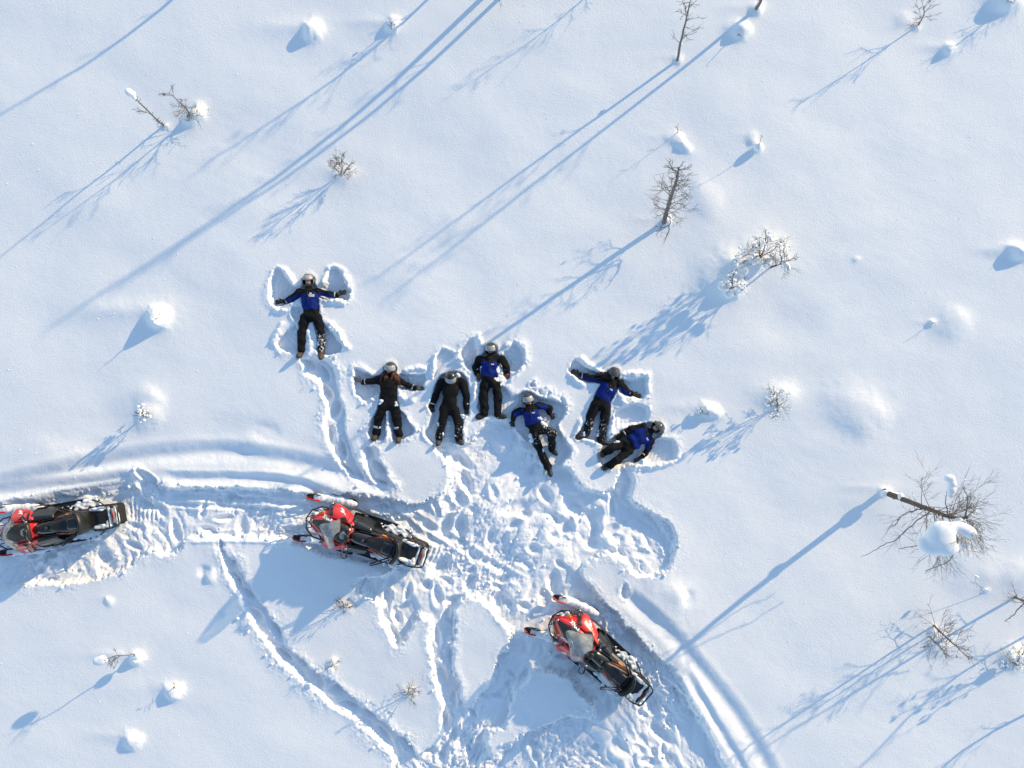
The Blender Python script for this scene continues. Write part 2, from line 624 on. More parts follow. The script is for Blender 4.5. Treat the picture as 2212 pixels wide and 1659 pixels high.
def axis(lo, f0, f1, hi, fine, coarse, far=260.0):
    a = list(np.arange(f0, f1, fine))
    x, s = a[-1], fine
    while x < hi:
        s = min(coarse, s * 1.15)
        x += s
        a.append(x)
    while x < far:
        s *= 1.3
        x += s
        a.append(x)
    x, s = f0, fine
    b = []
    while x > lo:
        s = min(coarse, s * 1.15)
        x -= s
        b.append(x)
    while x > -far:
        s *= 1.3
        x -= s
        b.append(x)
    return np.array(b[::-1] + a)


GX = axis(-12.3, -12.2, 4.7, 12.3, .0205, .042)
GY = axis(-9.3, -9.2, 3.2, 9.3, .0205, .042)
XX, YY = np.meshgrid(GX, GY)
fade = np.clip(1.6 - np.maximum(np.abs(XX) / 13.5, np.abs(YY) / 10.5), 0, 1)

BASE = (.055 * perlin(XX * .13 + 3, YY * .13 + 9, 11) + .026 * perlin(XX * .38 + .3 * YY, YY * .42, 12)
        + .0105 * perlin(XX * .75 + YY * .5, YY * 1.1 - XX * .4, 13) + .0028 * perlin(XX * 1.9, YY * 2.3, 14) + .0011 * perlin(XX * 6, YY * 6, 15) - .0009 * XX ** 2) * fade
WX = (.045 * perlin(XX * 2.1, YY * 2.1, 21) + .020 * perlin(XX * 6.5, YY * 6.5, 22) + .009 * perlin(XX * 17, YY * 17, 23))
WY = (.045 * perlin(XX * 2.1, YY * 2.1, 24) + .020 * perlin(XX * 6.5, YY * 6.5, 25) + .009 * perlin(XX * 17, YY * 17, 26))
RN = perlin(XX * 5, YY * 5, 31) * .6 + perlin(XX * 14, YY * 14, 32) * .5

SOFT = np.clip(.5 + .9 * perlin(XX * 1.6, YY * 1.6, 33), 0, 1)
SOFT2 = np.clip(.5 + .8 * perlin(XX * 1.1, YY * 1.1, 34), 0, 1)
DEP = np.zeros_like(XX)      # how far the snow is pressed down
INS = np.zeros_like(XX)      # 1 inside anything pressed
RIM = np.zeros_like(XX)      # snow pushed up along edges
TRA = np.zeros_like(XX)      # how churned up


def window(pts, m):
    p = np.asarray(pts)
    x0, x1 = np.searchsorted(GX, [p[:, 0].min() - m, p[:, 0].max() + m])
    y0, y1 = np.searchsorted(GY, [p[:, 1].min() - m, p[:, 1].max() + m])
    return slice(max(y0 - 1, 0), min(y1 + 1, len(GY))), slice(max(x0 - 1, 0), min(x1 + 1, len(GX)))


def poly_sdf(x, y, poly):
    p = np.asarray(poly)
    d2 = np.full(x.shape, 1e9)
    ins = np.zeros(x.shape, dtype=bool)
    for (ax, ay), (bx, by) in zip(p, np.roll(p, -1, axis=0)):
        ex, ey = bx - ax, by - ay
        l2 = ex * ex + ey * ey
        if l2 < 1e-12:
            continue
        wx, wy = x - ax, y - ay
        t = np.clip((wx * ex + wy * ey) / l2, 0, 1)
        d2 = np.minimum(d2, (wx - t * ex) ** 2 + (wy - t * ey) ** 2)
        if ay != by:
            c = (ay <= y) != (by <= y)
            ins ^= c & (wx < ex * (y - ay) / ey)
    d = np.sqrt(d2)
    return np.where(ins, -d, d)


def press(s, sl, depth, wall, rim, rimw, tra):
    m = smoothstep(0, 1, -s / (wall * (.6 + 1.5 * SOFT[sl])))
    DEP[sl] = np.maximum(DEP[sl], depth * m * (.72 + .5 * SOFT2[sl]))
    INS[sl] = np.maximum(INS[sl], m)
    r = rim * np.clip(.55 + .6 * RN[sl], .1, 1.5) * np.clip(.4 + 1.1 * SOFT2[sl], .3, 1.4) * np.where(s > 0, np.exp(-(s / (rimw * (.6 + 1.2 * SOFT[sl]))) ** 2), 1)
    RIM[sl] = np.maximum(RIM[sl], r)
    TRA[sl] = np.maximum(TRA[sl], tra * smoothstep(0, 1, (-s + .01) / .12))


def region(poly, depth=.13, wall=.05, rim=.04, rimw=.07, tra=0.0, islands=(), warp=1.0, smooth=2, ragged=.012):
    """Presses an outline (survey pixels) into the snow."""
    p = W(chaikin(poly, smooth))
    sl = window(p, .4)
    x, y = XX[sl] + WX[sl] * warp, YY[sl] + WY[sl] * warp
    s = poly_sdf(x, y, p)
    for i in islands:
        s = np.maximum(s, -poly_sdf(x, y, W(chaikin(i, 2))))
    s = s + ragged * (RN[sl] + .6 * perlin(XX[sl] * 26, YY[sl] * 26, 35))
    press(s, sl, depth, wall, rim, rimw, tra)


def seg_t(x, y, pts):
    """Signed distance to and length along an open polyline (metres)."""
    p = np.asarray(pts)
    best = np.full(x.shape, 1e9)
    sg = np.zeros(x.shape)
    al = np.zeros(x.shape)
    acc = 0.0
    for (ax, ay), (bx, by) in zip(p[:-1], p[1:]):
        ex, ey = bx - ax, by - ay
        l = math.hypot(ex, ey)
        wx, wy = x - ax, y - ay
        t = np.clip((wx * ex + wy * ey) / (l * l), 0, 1)
        d = np.hypot(wx - t * ex, wy - t * ey)
        m = d < best
        best = np.where(m, d, best)
        sg = np.where(m, np.sign(ex * wy - ey * wx), sg)
        al = np.where(m, acc + t * l, al)
        acc += l
    return best * sg, al, acc


GROOVE = np.zeros_like(XX)


def groove(path, depth, width, ridge=0.0, warp=.5, ends=.3, lug=0.0, lugw=.22):
    p = W(chaikin(path, 3, False))
    sl = window(p, width * 3 + .2)
    s, al, L = seg_t(XX[sl] + WX[sl] * warp, YY[sl] + WY[sl] * warp, p)
    e = smoothstep(0, ends, al) * smoothstep(0, ends, L - al)
    g = -depth * np.exp(-(s / width) ** 2) + ridge * np.exp(-((np.abs(s) - width * 1.9) / (width * .6)) ** 2)
    if lug > 0:
        g = np.where(np.abs(s) < lugw, -depth + lug * np.sin(al * 2 * np.pi / .105), g * 1.0)
    GROOVE[sl] += g * e


LUMP = np.zeros_like(XX)


def lump(px, py, r, h, ax=1.0, rot=0.0, tail=0.0, sharpness=1.0):
    """A drift over something buried; tail is the length (m) of the wind tail to the west."""
    c = W([(px, py)])[0]
    rm = .8 * r / PPM
    h = h * .72
    m = rm * 4.2 * max(1, ax) + tail * 2.4 + .2
    sl = window([c], m)
    x, y = XX[sl] - c[0] + WX[sl] * 1.0, YY[sl] - c[1] + WY[sl] * 1.0
    cs, sn = math.cos(rot), math.sin(rot)
    u, v = (x * cs + y * sn) / ax, -x * sn + y * cs
    q = (u * u + v * v) / (rm * rm)
    rl_ = np.random.RandomState(int(px * 7 + py) % 99991)
    g_ = .72 * np.exp(-np.power(q, 1.0 + .35 * sharpness)) + .22 * np.exp(-q / 3.2)
    for _ in range(3):
        a_, d_, s_ = rl_.uniform(0, 6.28), rl_.uniform(.5, 1.1) * rm, rl_.uniform(.35, .7) * rm
        g_ = g_ + rl_.uniform(.10, .32) * np.exp(-((u - math.cos(a_) * d_) ** 2 + (v - math.sin(a_) * d_) ** 2) / s_ ** 2)
    LUMP[sl] += h * g_
    if tail > 0:
        u, v = x + tail * .55, y - .10 * tail
        LUMP[sl] += h * .16 * np.exp(-(u / (tail * .6)) ** 2 - (v / (rm * 1.0)) ** 2)


# ---- snow angels and the pits under the seven people
LW = lambda t, pts: [t(p) for p in pts]
for pl, dp in [
    ([(160, 565), (128, 450), (135, 330), (172, 205), (225, 125), (285, 120), (325, 205), (410, 315), (480, 350), (555, 410), (480, 500), (340, 575), (240, 590)], .13),
    ([(690, 360), (760, 325), (800, 250), (835, 130), (915, 112), (1005, 195), (1058, 300), (1080, 420), (1068, 525), (930, 500), (780, 505), (680, 470)], .13),
    ([(480, 745), (410, 830), (290, 905), (205, 1000), (230, 1075), (380, 1130), (480, 1150), (560, 1150), (590, 900)], .10),
    ([(740, 735), (790, 780), (860, 855), (945, 955), (1000, 1040), (990, 1090), (900, 1125), (800, 1160), (690, 1150), (690, 900)], .12),
    ([(380, 600), (440, 570), (540, 560), (545, 690), (470, 770), (400, 720)], .07)]:
    region(LW(TA, pl), dp * 1.1, .055, .045, .08, .06, smooth=2, warp=.8)
for pl, dp in [
    ([(130, 430), (180, 408), (260, 438), (340, 500), (440, 520), (470, 690), (400, 770), (330, 810), (255, 845), (200, 795), (150, 700), (122, 560)], .12),
    ([(660, 470), (720, 500), (870, 505), (945, 490), (985, 560), (945, 665), (830, 700), (640, 690)], .12),
    ([(440, 830), (350, 985), (292, 1150), (325, 1240), (420, 1275), (520, 1270), (545, 900)], .13),
    ([(620, 830), (735, 960), (805, 1085), (868, 1150), (855, 1195), (760, 1255), (650, 1285), (570, 1270), (545, 900)], .12),
    ([(1110, 235), (1200, 212), (1320, 270), (1300, 340), (1210, 370), (1160, 430), (1130, 480), (1080, 560), (1040, 560), (1090, 420), (1060, 330)], .10),
    ([(1090, 560), (1180, 470), (1330, 460), (1460, 540), (1490, 760), (1480, 960), (1400, 1010), (1420, 1320), (1080, 1320), (1010, 1290), (930, 1190), (1030, 1020), (1000, 860)], .12),
    ([(1490, 62), (1400, 130), (1345, 255), (1340, 335), (1405, 425), (1500, 480), (1560, 440), (1610, 300), (1580, 150), (1540, 75)], .12),
    ([(1970, 100), (2055, 145), (2112, 250), (2120, 370), (2060, 455), (1950, 490), (1860, 400), (1830, 260), (1900, 210)], .12),
    ([(1600, 600), (1560, 760), (1550, 985), (1900, 1010), (1960, 930), (2010, 800), (1960, 720), (1870, 600)], .12)]:
    region(LW(TB, pl), dp * 1.15, .055, .04, .08, .10, smooth=2, warp=.8)
for pl, dp in [
    ([(60, 640), (130, 610), (235, 590), (300, 560), (390, 620), (480, 655), (560, 650), (650, 680), (750, 700), (765, 800), (700, 900), (640, 980), (720, 1100), (835, 1260), (800, 1345), (700, 1400), (640, 1500), (500, 1560), (330, 1350), (260, 1100), (60, 1020), (40, 800)], .12),
    ([(310, 480), (370, 460), (405, 500), (390, 545), (330, 540)], .06), ([(400, 560), (450, 545), (490, 600), (470, 650), (420, 640)], .07),
    ([(520, 600), (560, 560), (600, 580), (570, 650), (520, 670)], .07), ([(660, 640), (700, 615), (730, 650), (740, 720), (670, 720)], .08),
    ([(825, 200), (890, 195), (970, 290), (1100, 350), (1180, 370), (1130, 480), (1000, 490), (890, 450), (795, 390), (780, 290)], .12),
    ([(1350, 420), (1480, 440), (1600, 400), (1680, 385), (1705, 470), (1690, 630), (1610, 665), (1400, 640), (1330, 560)], .12),
    ([(1060, 690), (1000, 860), (900, 1020), (850, 1090), (1000, 1150), (1250, 1200), (1240, 1000), (1270, 750)], .12),
    ([(1290, 800), (1400, 740), (1560, 700), (1720, 750), (1740, 850), (1700, 930), (1560, 960), (1380, 1030), (1250, 1100)], .11),
    ([(1760, 1120), (1890, 1080), (2000, 1120), (2055, 1240), (2025, 1365), (1900, 1415), (1760, 1430), (1600, 1430), (1700, 1250)], .11),
    ([(1230, 1130), (1100, 1260), (1110, 1440), (1230, 1500), (1450, 1430), (1560, 1420), (1760, 1150), (1860, 1060), (1880, 940), (1700, 930), (1450, 980)], .12)]:
    region(LW(TC, pl), dp * 1.15, .06, .04, .08, .16, smooth=2, warp=.8)
# snow left standing in ridges: between the legs, at the wing roots
RIDGE = [(TA, [(605, 880), (625, 1000), (640, 1120)], .05, .06), (TA, [(330, 160), (400, 270), (480, 330)], .06, .05), (TA, [(860, 150), (850, 240), (790, 310)], .05, .06),
         (TA, [(870, 790), (960, 900), (1050, 1060)], .06, .06), (TA, [(300, 800), (240, 900), (215, 980)], .05, .06), (TA, [(220, 620), (330, 640)], .06, .06), (TA, [(860, 520), (1000, 560)], .05, .06),
         (TB, [(535, 930), (525, 1080), (510, 1240)], .07, .05), (TB, [(690, 740), (760, 800), (830, 790)], .08, .07), (TB, [(740, 450), (860, 440), (950, 460)], .06, .05),
         (TB, [(1080, 300), (1070, 430), (1050, 520)], .06, .04), (TB, [(1220, 1050), (1225, 1180), (1230, 1290)], .06, .06), (TB, [(1330, 330), (1360, 390)], .08, .06),
         (TB, [(1590, 60), (1620, 150)], .06, .05), (TB, [(1880, 180), (1930, 160)], .06, .05), (TB, [(1550, 600), (1510, 800)], .06, .05), (TB, [(2080, 430), (1960, 560)], .05, .06),
         (TC, [(930, 180), (1010, 270), (1110, 330)], .06, .05), (TC, [(1400, 400), (1550, 380), (1680, 360)], .05, .05), (TC, [(1380, 640), (1430, 730), (1520, 680)], .07, .06),
         (TC, [(1290, 880), (1285, 1060)], .05, .03), (TC, [(1350, 900), (1360, 1000)], .04, .03), (TC, [(900, 930), (850, 1060)], .05, .05), (TC, [(1550, 1450), (1700, 1440), (1900, 1430), (2060, 1340)], .06, .05),
         (TC, [(1720, 760), (1690, 880)], .05, .03), (TC, [(800, 380), (850, 450), (930, 500)], .05, .05)]

# ---- the trampled ground and the snowmobile route
OUT = [(-80, 1085), (0, 1082), (90, 1072), (200, 1060), (285, 1048), (300, 1032), (330, 1042), (350, 1054), (450, 1050), (560, 1050), (640, 1062), (700, 1060), (770, 1064), (850, 1080),
       (900, 1090), (935, 1077), (962, 1052), (970, 1020), (955, 992), (938, 972), (930, 955), (950, 940), (1000, 955), (1030, 930), (1045, 903), (1085, 903), (1105, 900), (1160, 960), (1195, 1000),
       (1225, 1000), (1245, 1030), (1265, 1052), (1297, 1064), (1312, 1055), (1327, 1050), (1332, 1015), (1345, 1000), (1372, 995), (1372, 1040), (1370, 1080), (1385, 1088), (1405, 1100),
       (1440, 1120), (1463, 1150), (1468, 1182), (1455, 1205), (1450, 1230), (1425, 1245), (1400, 1250), (1367, 1247), (1345, 1227), (1330, 1206), (1290, 1207), (1258, 1230), (1262, 1250),
       (1284, 1272), (1304, 1292), (1337, 1335), (1357, 1347), (1390, 1396), (1430, 1422), (1474, 1456), (1480, 1487), (1524, 1567), (1560, 1640), (1640, 1780), (800, 1780), (842, 1659), (850, 1632),
       (907, 1628), (950, 1606), (953, 1540), (937, 1490), (934, 1440), (917, 1400), (930, 1345), (904, 1336), (880, 1383), (860, 1408), (850, 1403), (830, 1369), (817, 1346), (822, 1313), (787, 1293),
       (757, 1272), (770, 1250), (830, 1245), (850, 1225), (780, 1215), (700, 1205), (640, 1178), (560, 1164), (470, 1162), (400, 1164), (393, 1182), (372, 1207), (345, 1206), (320, 1190), (300, 1215),
       (235, 1250), (140, 1268), (90, 1262), (40, 1276), (-80, 1295)]
ISL = [[(990, 1303), (1024, 1296), (1057, 1319), (1104, 1366), (1100, 1396), (1070, 1416), (1067, 1466), (1024, 1509), (1007, 1526), (990, 1466), (980, 1406), (984, 1353)],
       [(1120, 1490), (1180, 1440), (1240, 1480), (1280, 1530), (1270, 1547), (1215, 1540), (1190, 1560), (1150, 1575), (1110, 1595), (1085, 1600), (1100, 1540)],
       [(1057, 1579), (1130, 1567), (1120, 1600), (1085, 1610), (1063, 1640)]]
region(OUT, .155, .10, .022, .13, 1.0, ISL, warp=1.3, smooth=1, ragged=.045)
# single-file foot trails
region([(467, 1163), (480, 1233), (507, 1276), (520, 1313), (540, 1346), (567, 1383), (597, 1433), (633, 1459), (667, 1489), (700, 1519), (737, 1547), (777, 1569), (824, 1609), (844, 1640), (842, 1662), (905, 1650),
        (907, 1626), (864, 1590), (820, 1550), (777, 1519), (737, 1483), (667, 1440), (627, 1400), (610, 1373), (587, 1336), (563, 1299), (530, 1252), (515, 1208), (490, 1205), (480, 1163)], .14, .08, .032, .17, .45, warp=1.1, ragged=.035)
region([(641, 770), (656, 795), (658, 815), (692, 834), (690, 853), (703, 872), (700, 906), (697, 930), (707, 963), (733, 1000), (760, 1040), (790, 1045), (776, 995), (757, 958), (746, 917), (747, 880), (738, 850), (731, 805), (722, 785), (700, 768)], .13, .08, .03, .13, .35, warp=.9)
region([(782, 962), (812, 960), (822, 990), (842, 1030), (862, 1062), (810, 1050), (778, 1000)], .13, .08, .03, .12, .4, warp=.9)
region([(1338, 1266), (1352, 1255), (1362, 1275), (1350, 1300), (1338, 1290)], .06, .05, .02, .05, .1)
region([(283, 1016), (300, 1008), (318, 1022), (345, 1046), (310, 1050)], .09, .05, .03, .06, .3)
region([(1060, 1310), (1075, 1315), (1110, 1345), (1090, 1348)], .05, .05, .02, .05, .1)
for p in PEOPLE:                                   # pit pressed by each body
    J = lambda q: W([p['t'](q)])[0]
    seg = [(p['helmet'], p['neck'], .16), (p['neck'], p['waist'], .22), (p['waist'], p['pel'], .20)]
    for i in (0, 1):
        seg += [(p['sh'][i], p['el'][i], .11), (p['el'][i], p['wr'][i], .10), (p['wr'][i], p['ha'][i], .08), (p['hip'][i], p['kn'][i], .13), (p['kn'][i], p['an'][i], .11), (p['an'][i], p['toe'][i], .09)]
    pts = [J(q) for a, b, _ in seg for q in (a, b)]
    sl = window(pts, .5)
    s = np.full(XX[sl].shape, 9.0)
    for a, b, r in seg:
        a, b = J(a), J(b)
        s = np.minimum(s, np.abs(seg_t(XX[sl] + WX[sl] * .4, YY[sl] + WY[sl] * .4, [a, b])[0]) - r)
    press(s, sl, .135, .05, .02, .05, .02)

for t, pts, h, w in RIDGE:
    p = W(chaikin(LW(t, pts), 2, False))
    sl = window(p, .3)
    s, al, L = seg_t(XX[sl] + WX[sl] * 1.2, YY[sl] + WY[sl] * 1.2, p)
    q = np.exp(-(s / w) ** 2) * np.clip(.85 + .5 * RN[sl], .3, 1.5)
    LUMP[sl] += h * q

# ---- older, drifted-over ruts beside the route
groove([(-60, 1066), (50, 1040), (167, 1012), (300, 988), (467, 976), (567, 986), (667, 1006), (760, 1030), (850, 1062)], .07, .17, .012)
groove([(-60, 1076), (0, 1070), (83, 1056), (200, 1044), (290, 1034)], .07, .13, .015)
groove([(80, 1081), (180, 1066), (292, 1052)], .05, .07, .012, warp=.2)
groove([(85, 1071), (180, 1057), (290, 1043)], .03, .05, .008, warp=.2)
groove([(350, 1036), (450, 1034), (560, 1036), (680, 1050)], .05, .10, .02)
groove([(1330, 1270), (1430, 1350), (1490, 1420), (1540, 1480), (1590, 1545), (1640, 1625), (1690, 1720)], .05, .15, .008)
groove([(1475, 1440), (1510, 1500), (1545, 1560), (1600, 1650), (1640, 1730)], .03, .08, .01)
groove([(350, 1075), (480, 1078), (600, 1086), (680, 1098)], .035, .06, .02, warp=.3)
groove([(350, 1092), (480, 1096), (590, 1104), (660, 1112)], .03, .05, .018, warp=.3)
groove([(880, 1110), (960, 1160), (1040, 1210), (1130, 1262)], .03, .07, .02)
groove([(840, 1105), (900, 1150), (960, 1185)], .035, .07, .025)
groove([(260, 1110), (345, 1108)], .012, .2, 0, warp=.1, ends=.15, lug=.016, lugw=.22)
groove([(915, 1195), (985, 1222)], .012, .2, 0, warp=.1, ends=.15, lug=.014, lugw=.22)
groove([(400, 1162), (520, 1158), (640, 1166)], .03, .06, .02, warp=.2)

# ---- drifts over buried stumps and bushes
for a in [(676, 66, 24, .23, 1, 0, 1.0), (851, 54, 17, .17, 1, 0, .9), (1601, 66, 20, .22, 1.1, .3, .4), (2052, 101, 15, .15, 1, 0, .6), (2176, -4, 28, .30, 1.2, 0, .6), (340, 684, 26, .31, 1.1, -.5, 1.6),
          (322, 866, 34, .07, 1.2, -.8, .9), (316, 902, 30, .07, 1, 0, .8), (286, 1600, 20, .17, 1.1, -.4, 1.0), (374, 1493, 18, .18, 1.2, -.2, .5), (294, 1425, 14, .2, 1, 0, .9),
          (1534, 886, 17, .16, 1.4, -.3, .9), (1850, 882, 60, .16, 1.3, -.5, 1.2), (1868, 640, 30, .0, 1, 0, 0), (2065, 700, 42, .08, 1, 0, 0), (426, 240, 16, .22, 1, 0, 0), (408, 258, 13, .16, 1, 0, 0),
          (742, 374, 26, .06, 1.3, 0, .8), (1462, 300, 17, .07, 1.5, -.5, .9), (1478, 318, 12, .08, 1.6, -.4, 0), (1640, 318, 9, .06, 1, 0, 0), (1625, 300, 16, .05, 1, 0, .4), (1524, 430, 42, .07, 1, -.6, 0),
          (1440, 478, 10, .07, 1, 0, .7), (1600, 575, 38, .16, 1.3, -.3, .8), (1655, 545, 40, .15, 1.2, 0, .5), (1580, 622, 24, .22, 1, 0, .7), (1555, 600, 45, .10, 1.2, -.2, .7), (1682, 858, 38, .11, 1.2, 0, .7),
          (1912, 1062, 12, .10, 1, 0, .9), (1440, 1300, 55, .12, 1.2, -.5, 0), (1850, 560, 8, .03, 1, 0, 0), (2015, 697, 9, .06, 1, 0, .4), (2200, 545, 16, .24, 1.5, -.4, .8), (2136, 1276, 8, .04, 1, 0, 0),
          (2110, 1225, 60, .06, 1.4, -.3, .4), (2205, 1245, 40, .07, 1.2, -.4, .4), (2018, 1362, 10, .06, 1, 0, .3), (2030, 1392, 28, .09, 1, 0, 0), (2195, 1420, 30, .14, 1, 0, .5), (745, 1312, 16, .05, 1, 0, 0),
          (718, 1432, 12, .09, 1, 0, .2), (880, 1497, 20, .05, 1, 0, 0), (455, 1245, 16, .09, .8, .5, 0), (440, 1235, 14, -.07, 1, 0, 0), (235, 1300, 12, .05, 1, 0, .4), (570, 935, 26, -.05, 1.5, -.2, 0),
          (575, 958, 40, .05, 1.3, -.2, 0), (1463, 128, 12, .05, 1, 0, .7), (1633, 22, 16, .10, 1, 0, .8), (1983, 56, 10, .05, 1, 0, .7), (1955, 40, 20, .04, 1, 0, 0), (357, 272, 7, .05, 1, 0, 0), (1485, 1290, 18, -.05, 1, 0, 0),
          (90, 1000, 70, .06, 1.5, 0, 0), (1700, 700, 60, -.03, 1.4, -.5, 0), (210, 940, 60, -.05, 1.6, .2, 0), (500, 950, 60, -.05, 1.8, 0, 0)]:
    lump(*a)

# ---- churned snow and single footprints
def ridged(f, s):
    return 1 - 2 * np.abs(perlin(XX * f, YY * f, s))


CH = np.zeros_like(XX)
ty, tx = np.where(TRA.max(axis=1) > 0)[0], np.where(TRA.max(axis=0) > 0)[0]
csl = slice(ty[0], ty[-1] + 1), slice(tx[0], tx[-1] + 1)
cx, cy = XX[csl] + WX[csl] * 2.0, YY[csl] + WY[csl] * 2.0
wal = smoothstep(-4.6, -3.4, YY[csl]) * smoothstep(-2.2, -.6, XX[csl])           # wallowed area below the people: larger, softer shapes
hf = np.clip(.70 + 1.5 * perlin(cx * .62, cy * .62, 46), .06, 1.6) * (1 - .55 * wal) * (1 - .55 * smoothstep(-7.2, -8.2, XX[csl]))
b1, b2, b3 = (np.abs(perlin(cx * f_, cy * f_ * (1 + .25 * np.sin(cx)), s_)) for f_, s_ in ((2.1, 42), (4.3, 43), (8.2, 47)))
CH[csl] = (.055 * perlin(cx * .8, cy * .8, 41) * (1 + .5 * wal) + .070 * (b1 - .3) * (.8 + .3 * wal) + hf * (.038 * (b2 - .3) - .030 * (b3 - .3) + .015 * perlin(cx * 11, cy * 11, 44) + .007 * perlin(cx * 21, cy * 21, 45)))
KEEP = np.ones_like(XX)                              # packed flat under the machines
SLEDS = [((131, 1131), (-.985, .17)), ((791.4, 1152), (-.948, -.319)), ((1285.5, 1400), (-.75, -.66))]
for (sx, sy), (hx, hy) in SLEDS:
    c = W([(sx, sy)])[0]
    h = Vector((hx, -hy)).normalized()
    sl = window([c], 2.6)
    u = (XX[sl] - c[0]) * h.x + (YY[sl] - c[1]) * h.y
    v = -(XX[sl] - c[0]) * h.y + (YY[sl] - c[1]) * h.x
    k = 1 - smoothstep(.95, .55, np.maximum(np.abs(u) / 1.8, np.abs(v) / .62))
    KEEP[sl] = np.minimum(KEEP[sl], .25 + .75 * k)
    rm = 1 - smoothstep(1.0, .5, np.maximum(np.abs(u) / 2.0, np.abs(v) / .8))
    m = 1 - rm
    DEP[sl] = np.maximum(DEP[sl], .135 * m)
    INS[sl] = np.maximum(INS[sl], m)
FOOT = np.zeros_like(XX)


def foot(x, y, ang, L=.34, Wd=.13, d=.06, rim=.018):
    sl = window([(x, y)], L)
    cs, sn = math.cos(ang), math.sin(ang)
    dx, dy = XX[sl] - x + WX[sl] * .5, YY[sl] - y + WY[sl] * .5
    u, v = dx * cs + dy * sn, -dx * sn + dy * cs
    q = np.sqrt((u / (L / 2)) ** 2 + (v / (Wd / 2 * (1 + .25 * u / L))) ** 2)
    f = -d * smoothstep(1.25, .35, q) + rim * np.exp(-((q - 1.4) / .35) ** 2)
    FOOT[sl] = np.minimum(FOOT[sl], f) * (f < 0) + np.maximum(FOOT[sl], f * (FOOT[sl] >= -.01)) * (f >= 0) + FOOT[sl] * ((f >= 0) & (FOOT[sl] < -.01))


po = np.array(W(OUT))
n = 0
while n < 300:
    x, y = RNG.uniform(-12.1, 4.4), RNG.uniform(-9.1, -.6)
    iy, ix = np.searchsorted(GY, y), np.searchsorted(GX, x)
    n += 1
    if TRA[iy, ix] < .7 or KEEP[iy, ix] < .7:
        continue
    a = RNG.normal(-.5, .7) if RNG.random() < .6 else RNG.uniform(0, math.pi)
    foot(x, y, a, RNG.uniform(.28, .46), RNG.uniform(.15, .24), RNG.uniform(.03, .10), RNG.uniform(.0, .014))

n = 0
while n < 150:
    x, y = RNG.uniform(-12.1, 4.4), RNG.uniform(-9.1, -.6)
    iy, ix = np.searchsorted(GY, y), np.searchsorted(GX, x)
    n += 1
    if TRA[iy, ix] > .7 and KEEP[iy, ix] > .8:
        foot(x, y, RNG.uniform(0, math.pi), RNG.uniform(.42, .75), RNG.uniform(.24, .42), RNG.uniform(.06, .13), .008)


def walk(path, step=.48, side=.09, d=.115):
    p = W(chaikin(path, 2, False))
    acc, k = 0.0, 0
    for (ax, ay), (bx, by) in zip(p[:-1], p[1:]):
        l = math.hypot(bx - ax, by - ay)
        a = math.atan2(by - ay, bx - ax)
        while acc < l:
            s = side * (1 if k % 2 else -1) + RNG.normal(0, .03)
            t = acc / l
            foot(ax + (bx - ax) * t - math.sin(a) * s, ay + (by - ay) * t + math.cos(a) * s, a + RNG.normal(0, .2), RNG.uniform(.38, .55), RNG.uniform(.17, .23), d * RNG.uniform(.7, 1.3), .022)
            acc += step * RNG.uniform(.8, 1.25)
            k += 1
        acc -= l


walk([(478, 1175), (500, 1240), (535, 1300), (570, 1350), (605, 1400), (645, 1440), (700, 1480), (760, 1530), (820, 1580), (870, 1625)])
walk([(672, 775), (690, 815), (715, 850), (722, 900), (725, 950), (745, 1000), (770, 1040)])
walk([(800, 965), (812, 1010), (830, 1050)])
walk([(955, 1290), (955, 1360), (960, 1430), (968, 1500), (975, 1580), (960, 1650)], d=.08)
walk([(840, 1290), (845, 1340), (855, 1380)], d=.07)
walk([(1355, 1000), (1350, 1060), (1330, 1110)], d=.06)
walk([(300, 1030), (330, 1070), (350, 1110), (370, 1190)], d=.05)
walk([(1150, 1640), (1140, 1560), (1110, 1500), (1130, 1440)], d=.06)
for q in ((1346, 1277), (590, 1430), (1090, 1640), (1035, 1640)):
    foot(*W([q])[0], 1.2, .36, .17, .05, .02)

SWEEP = np.zeros_like(XX)                            # arcs brushed by the arms and legs
for p in PEOPLE:
    for i in (0, 1):
        for q, rr in ((p['sh'][i], 1.0), (p['hip'][i], 1.15)):
            c = W([p['t'](q)])[0]
            sl = window([c], rr)
            r = np.hypot(XX[sl] - c[0], YY[sl] - c[1])
            SWEEP[sl] += .0032 * np.sin(r * 2 * np.pi / .095 + 3.0 * perlin(XX[sl] * 2.2, YY[sl] * 2.2, 61)) * smoothstep(rr, rr * .7, r) * smoothstep(.15, .35, r) * INS[sl] * (1 - np.clip(TRA[sl] * 2, 0, 1))
RIP = (.0005 * np.sin((XX * .42 + YY * .9) * 2 * np.pi / .30 + 2.5 * perlin(XX * .7, YY * .7, 62)) * np.clip(perlin(XX * .28, YY * .28, 63) * 1.6, 0, 1)) * fade * (1 - INS)
HH = (BASE + SWEEP + RIP + LUMP * (1 - .2 * INS) + GROOVE * (.3 + .7 * KEEP) - DEP + RIM * (1 - INS) * (.35 + .65 * KEEP) + TRA * KEEP * CH + FOOT * KEEP * np.clip(TRA * 3, .15, 1)
      + np.clip(RIM * 26, 0, 1) * (1 - INS) * (.010 * perlin(XX * 21, YY * 21, 51) + .010 * np.abs(perlin(XX * 10, YY * 10, 52))))
ny, nx = XX.shape
gv = np.stack([XX, YY, HH], -1).reshape(-1, 3).astype(np.float32)
ii = (np.arange(ny - 1)[:, None] * nx + np.arange(nx - 1)[None, :]).reshape(-1)
gf = np.stack([ii, ii + 1, ii + 1 + nx, ii + nx], -1).astype(np.int32)
gm = bpy.data.meshes.new('snow_ground')
gm.vertices.add(len(gv))
gm.vertices.foreach_set('co', gv.reshape(-1))
gm.loops.add(gf.size)
gm.loops.foreach_set('vertex_index', gf.reshape(-1))
gm.polygons.add(len(gf))
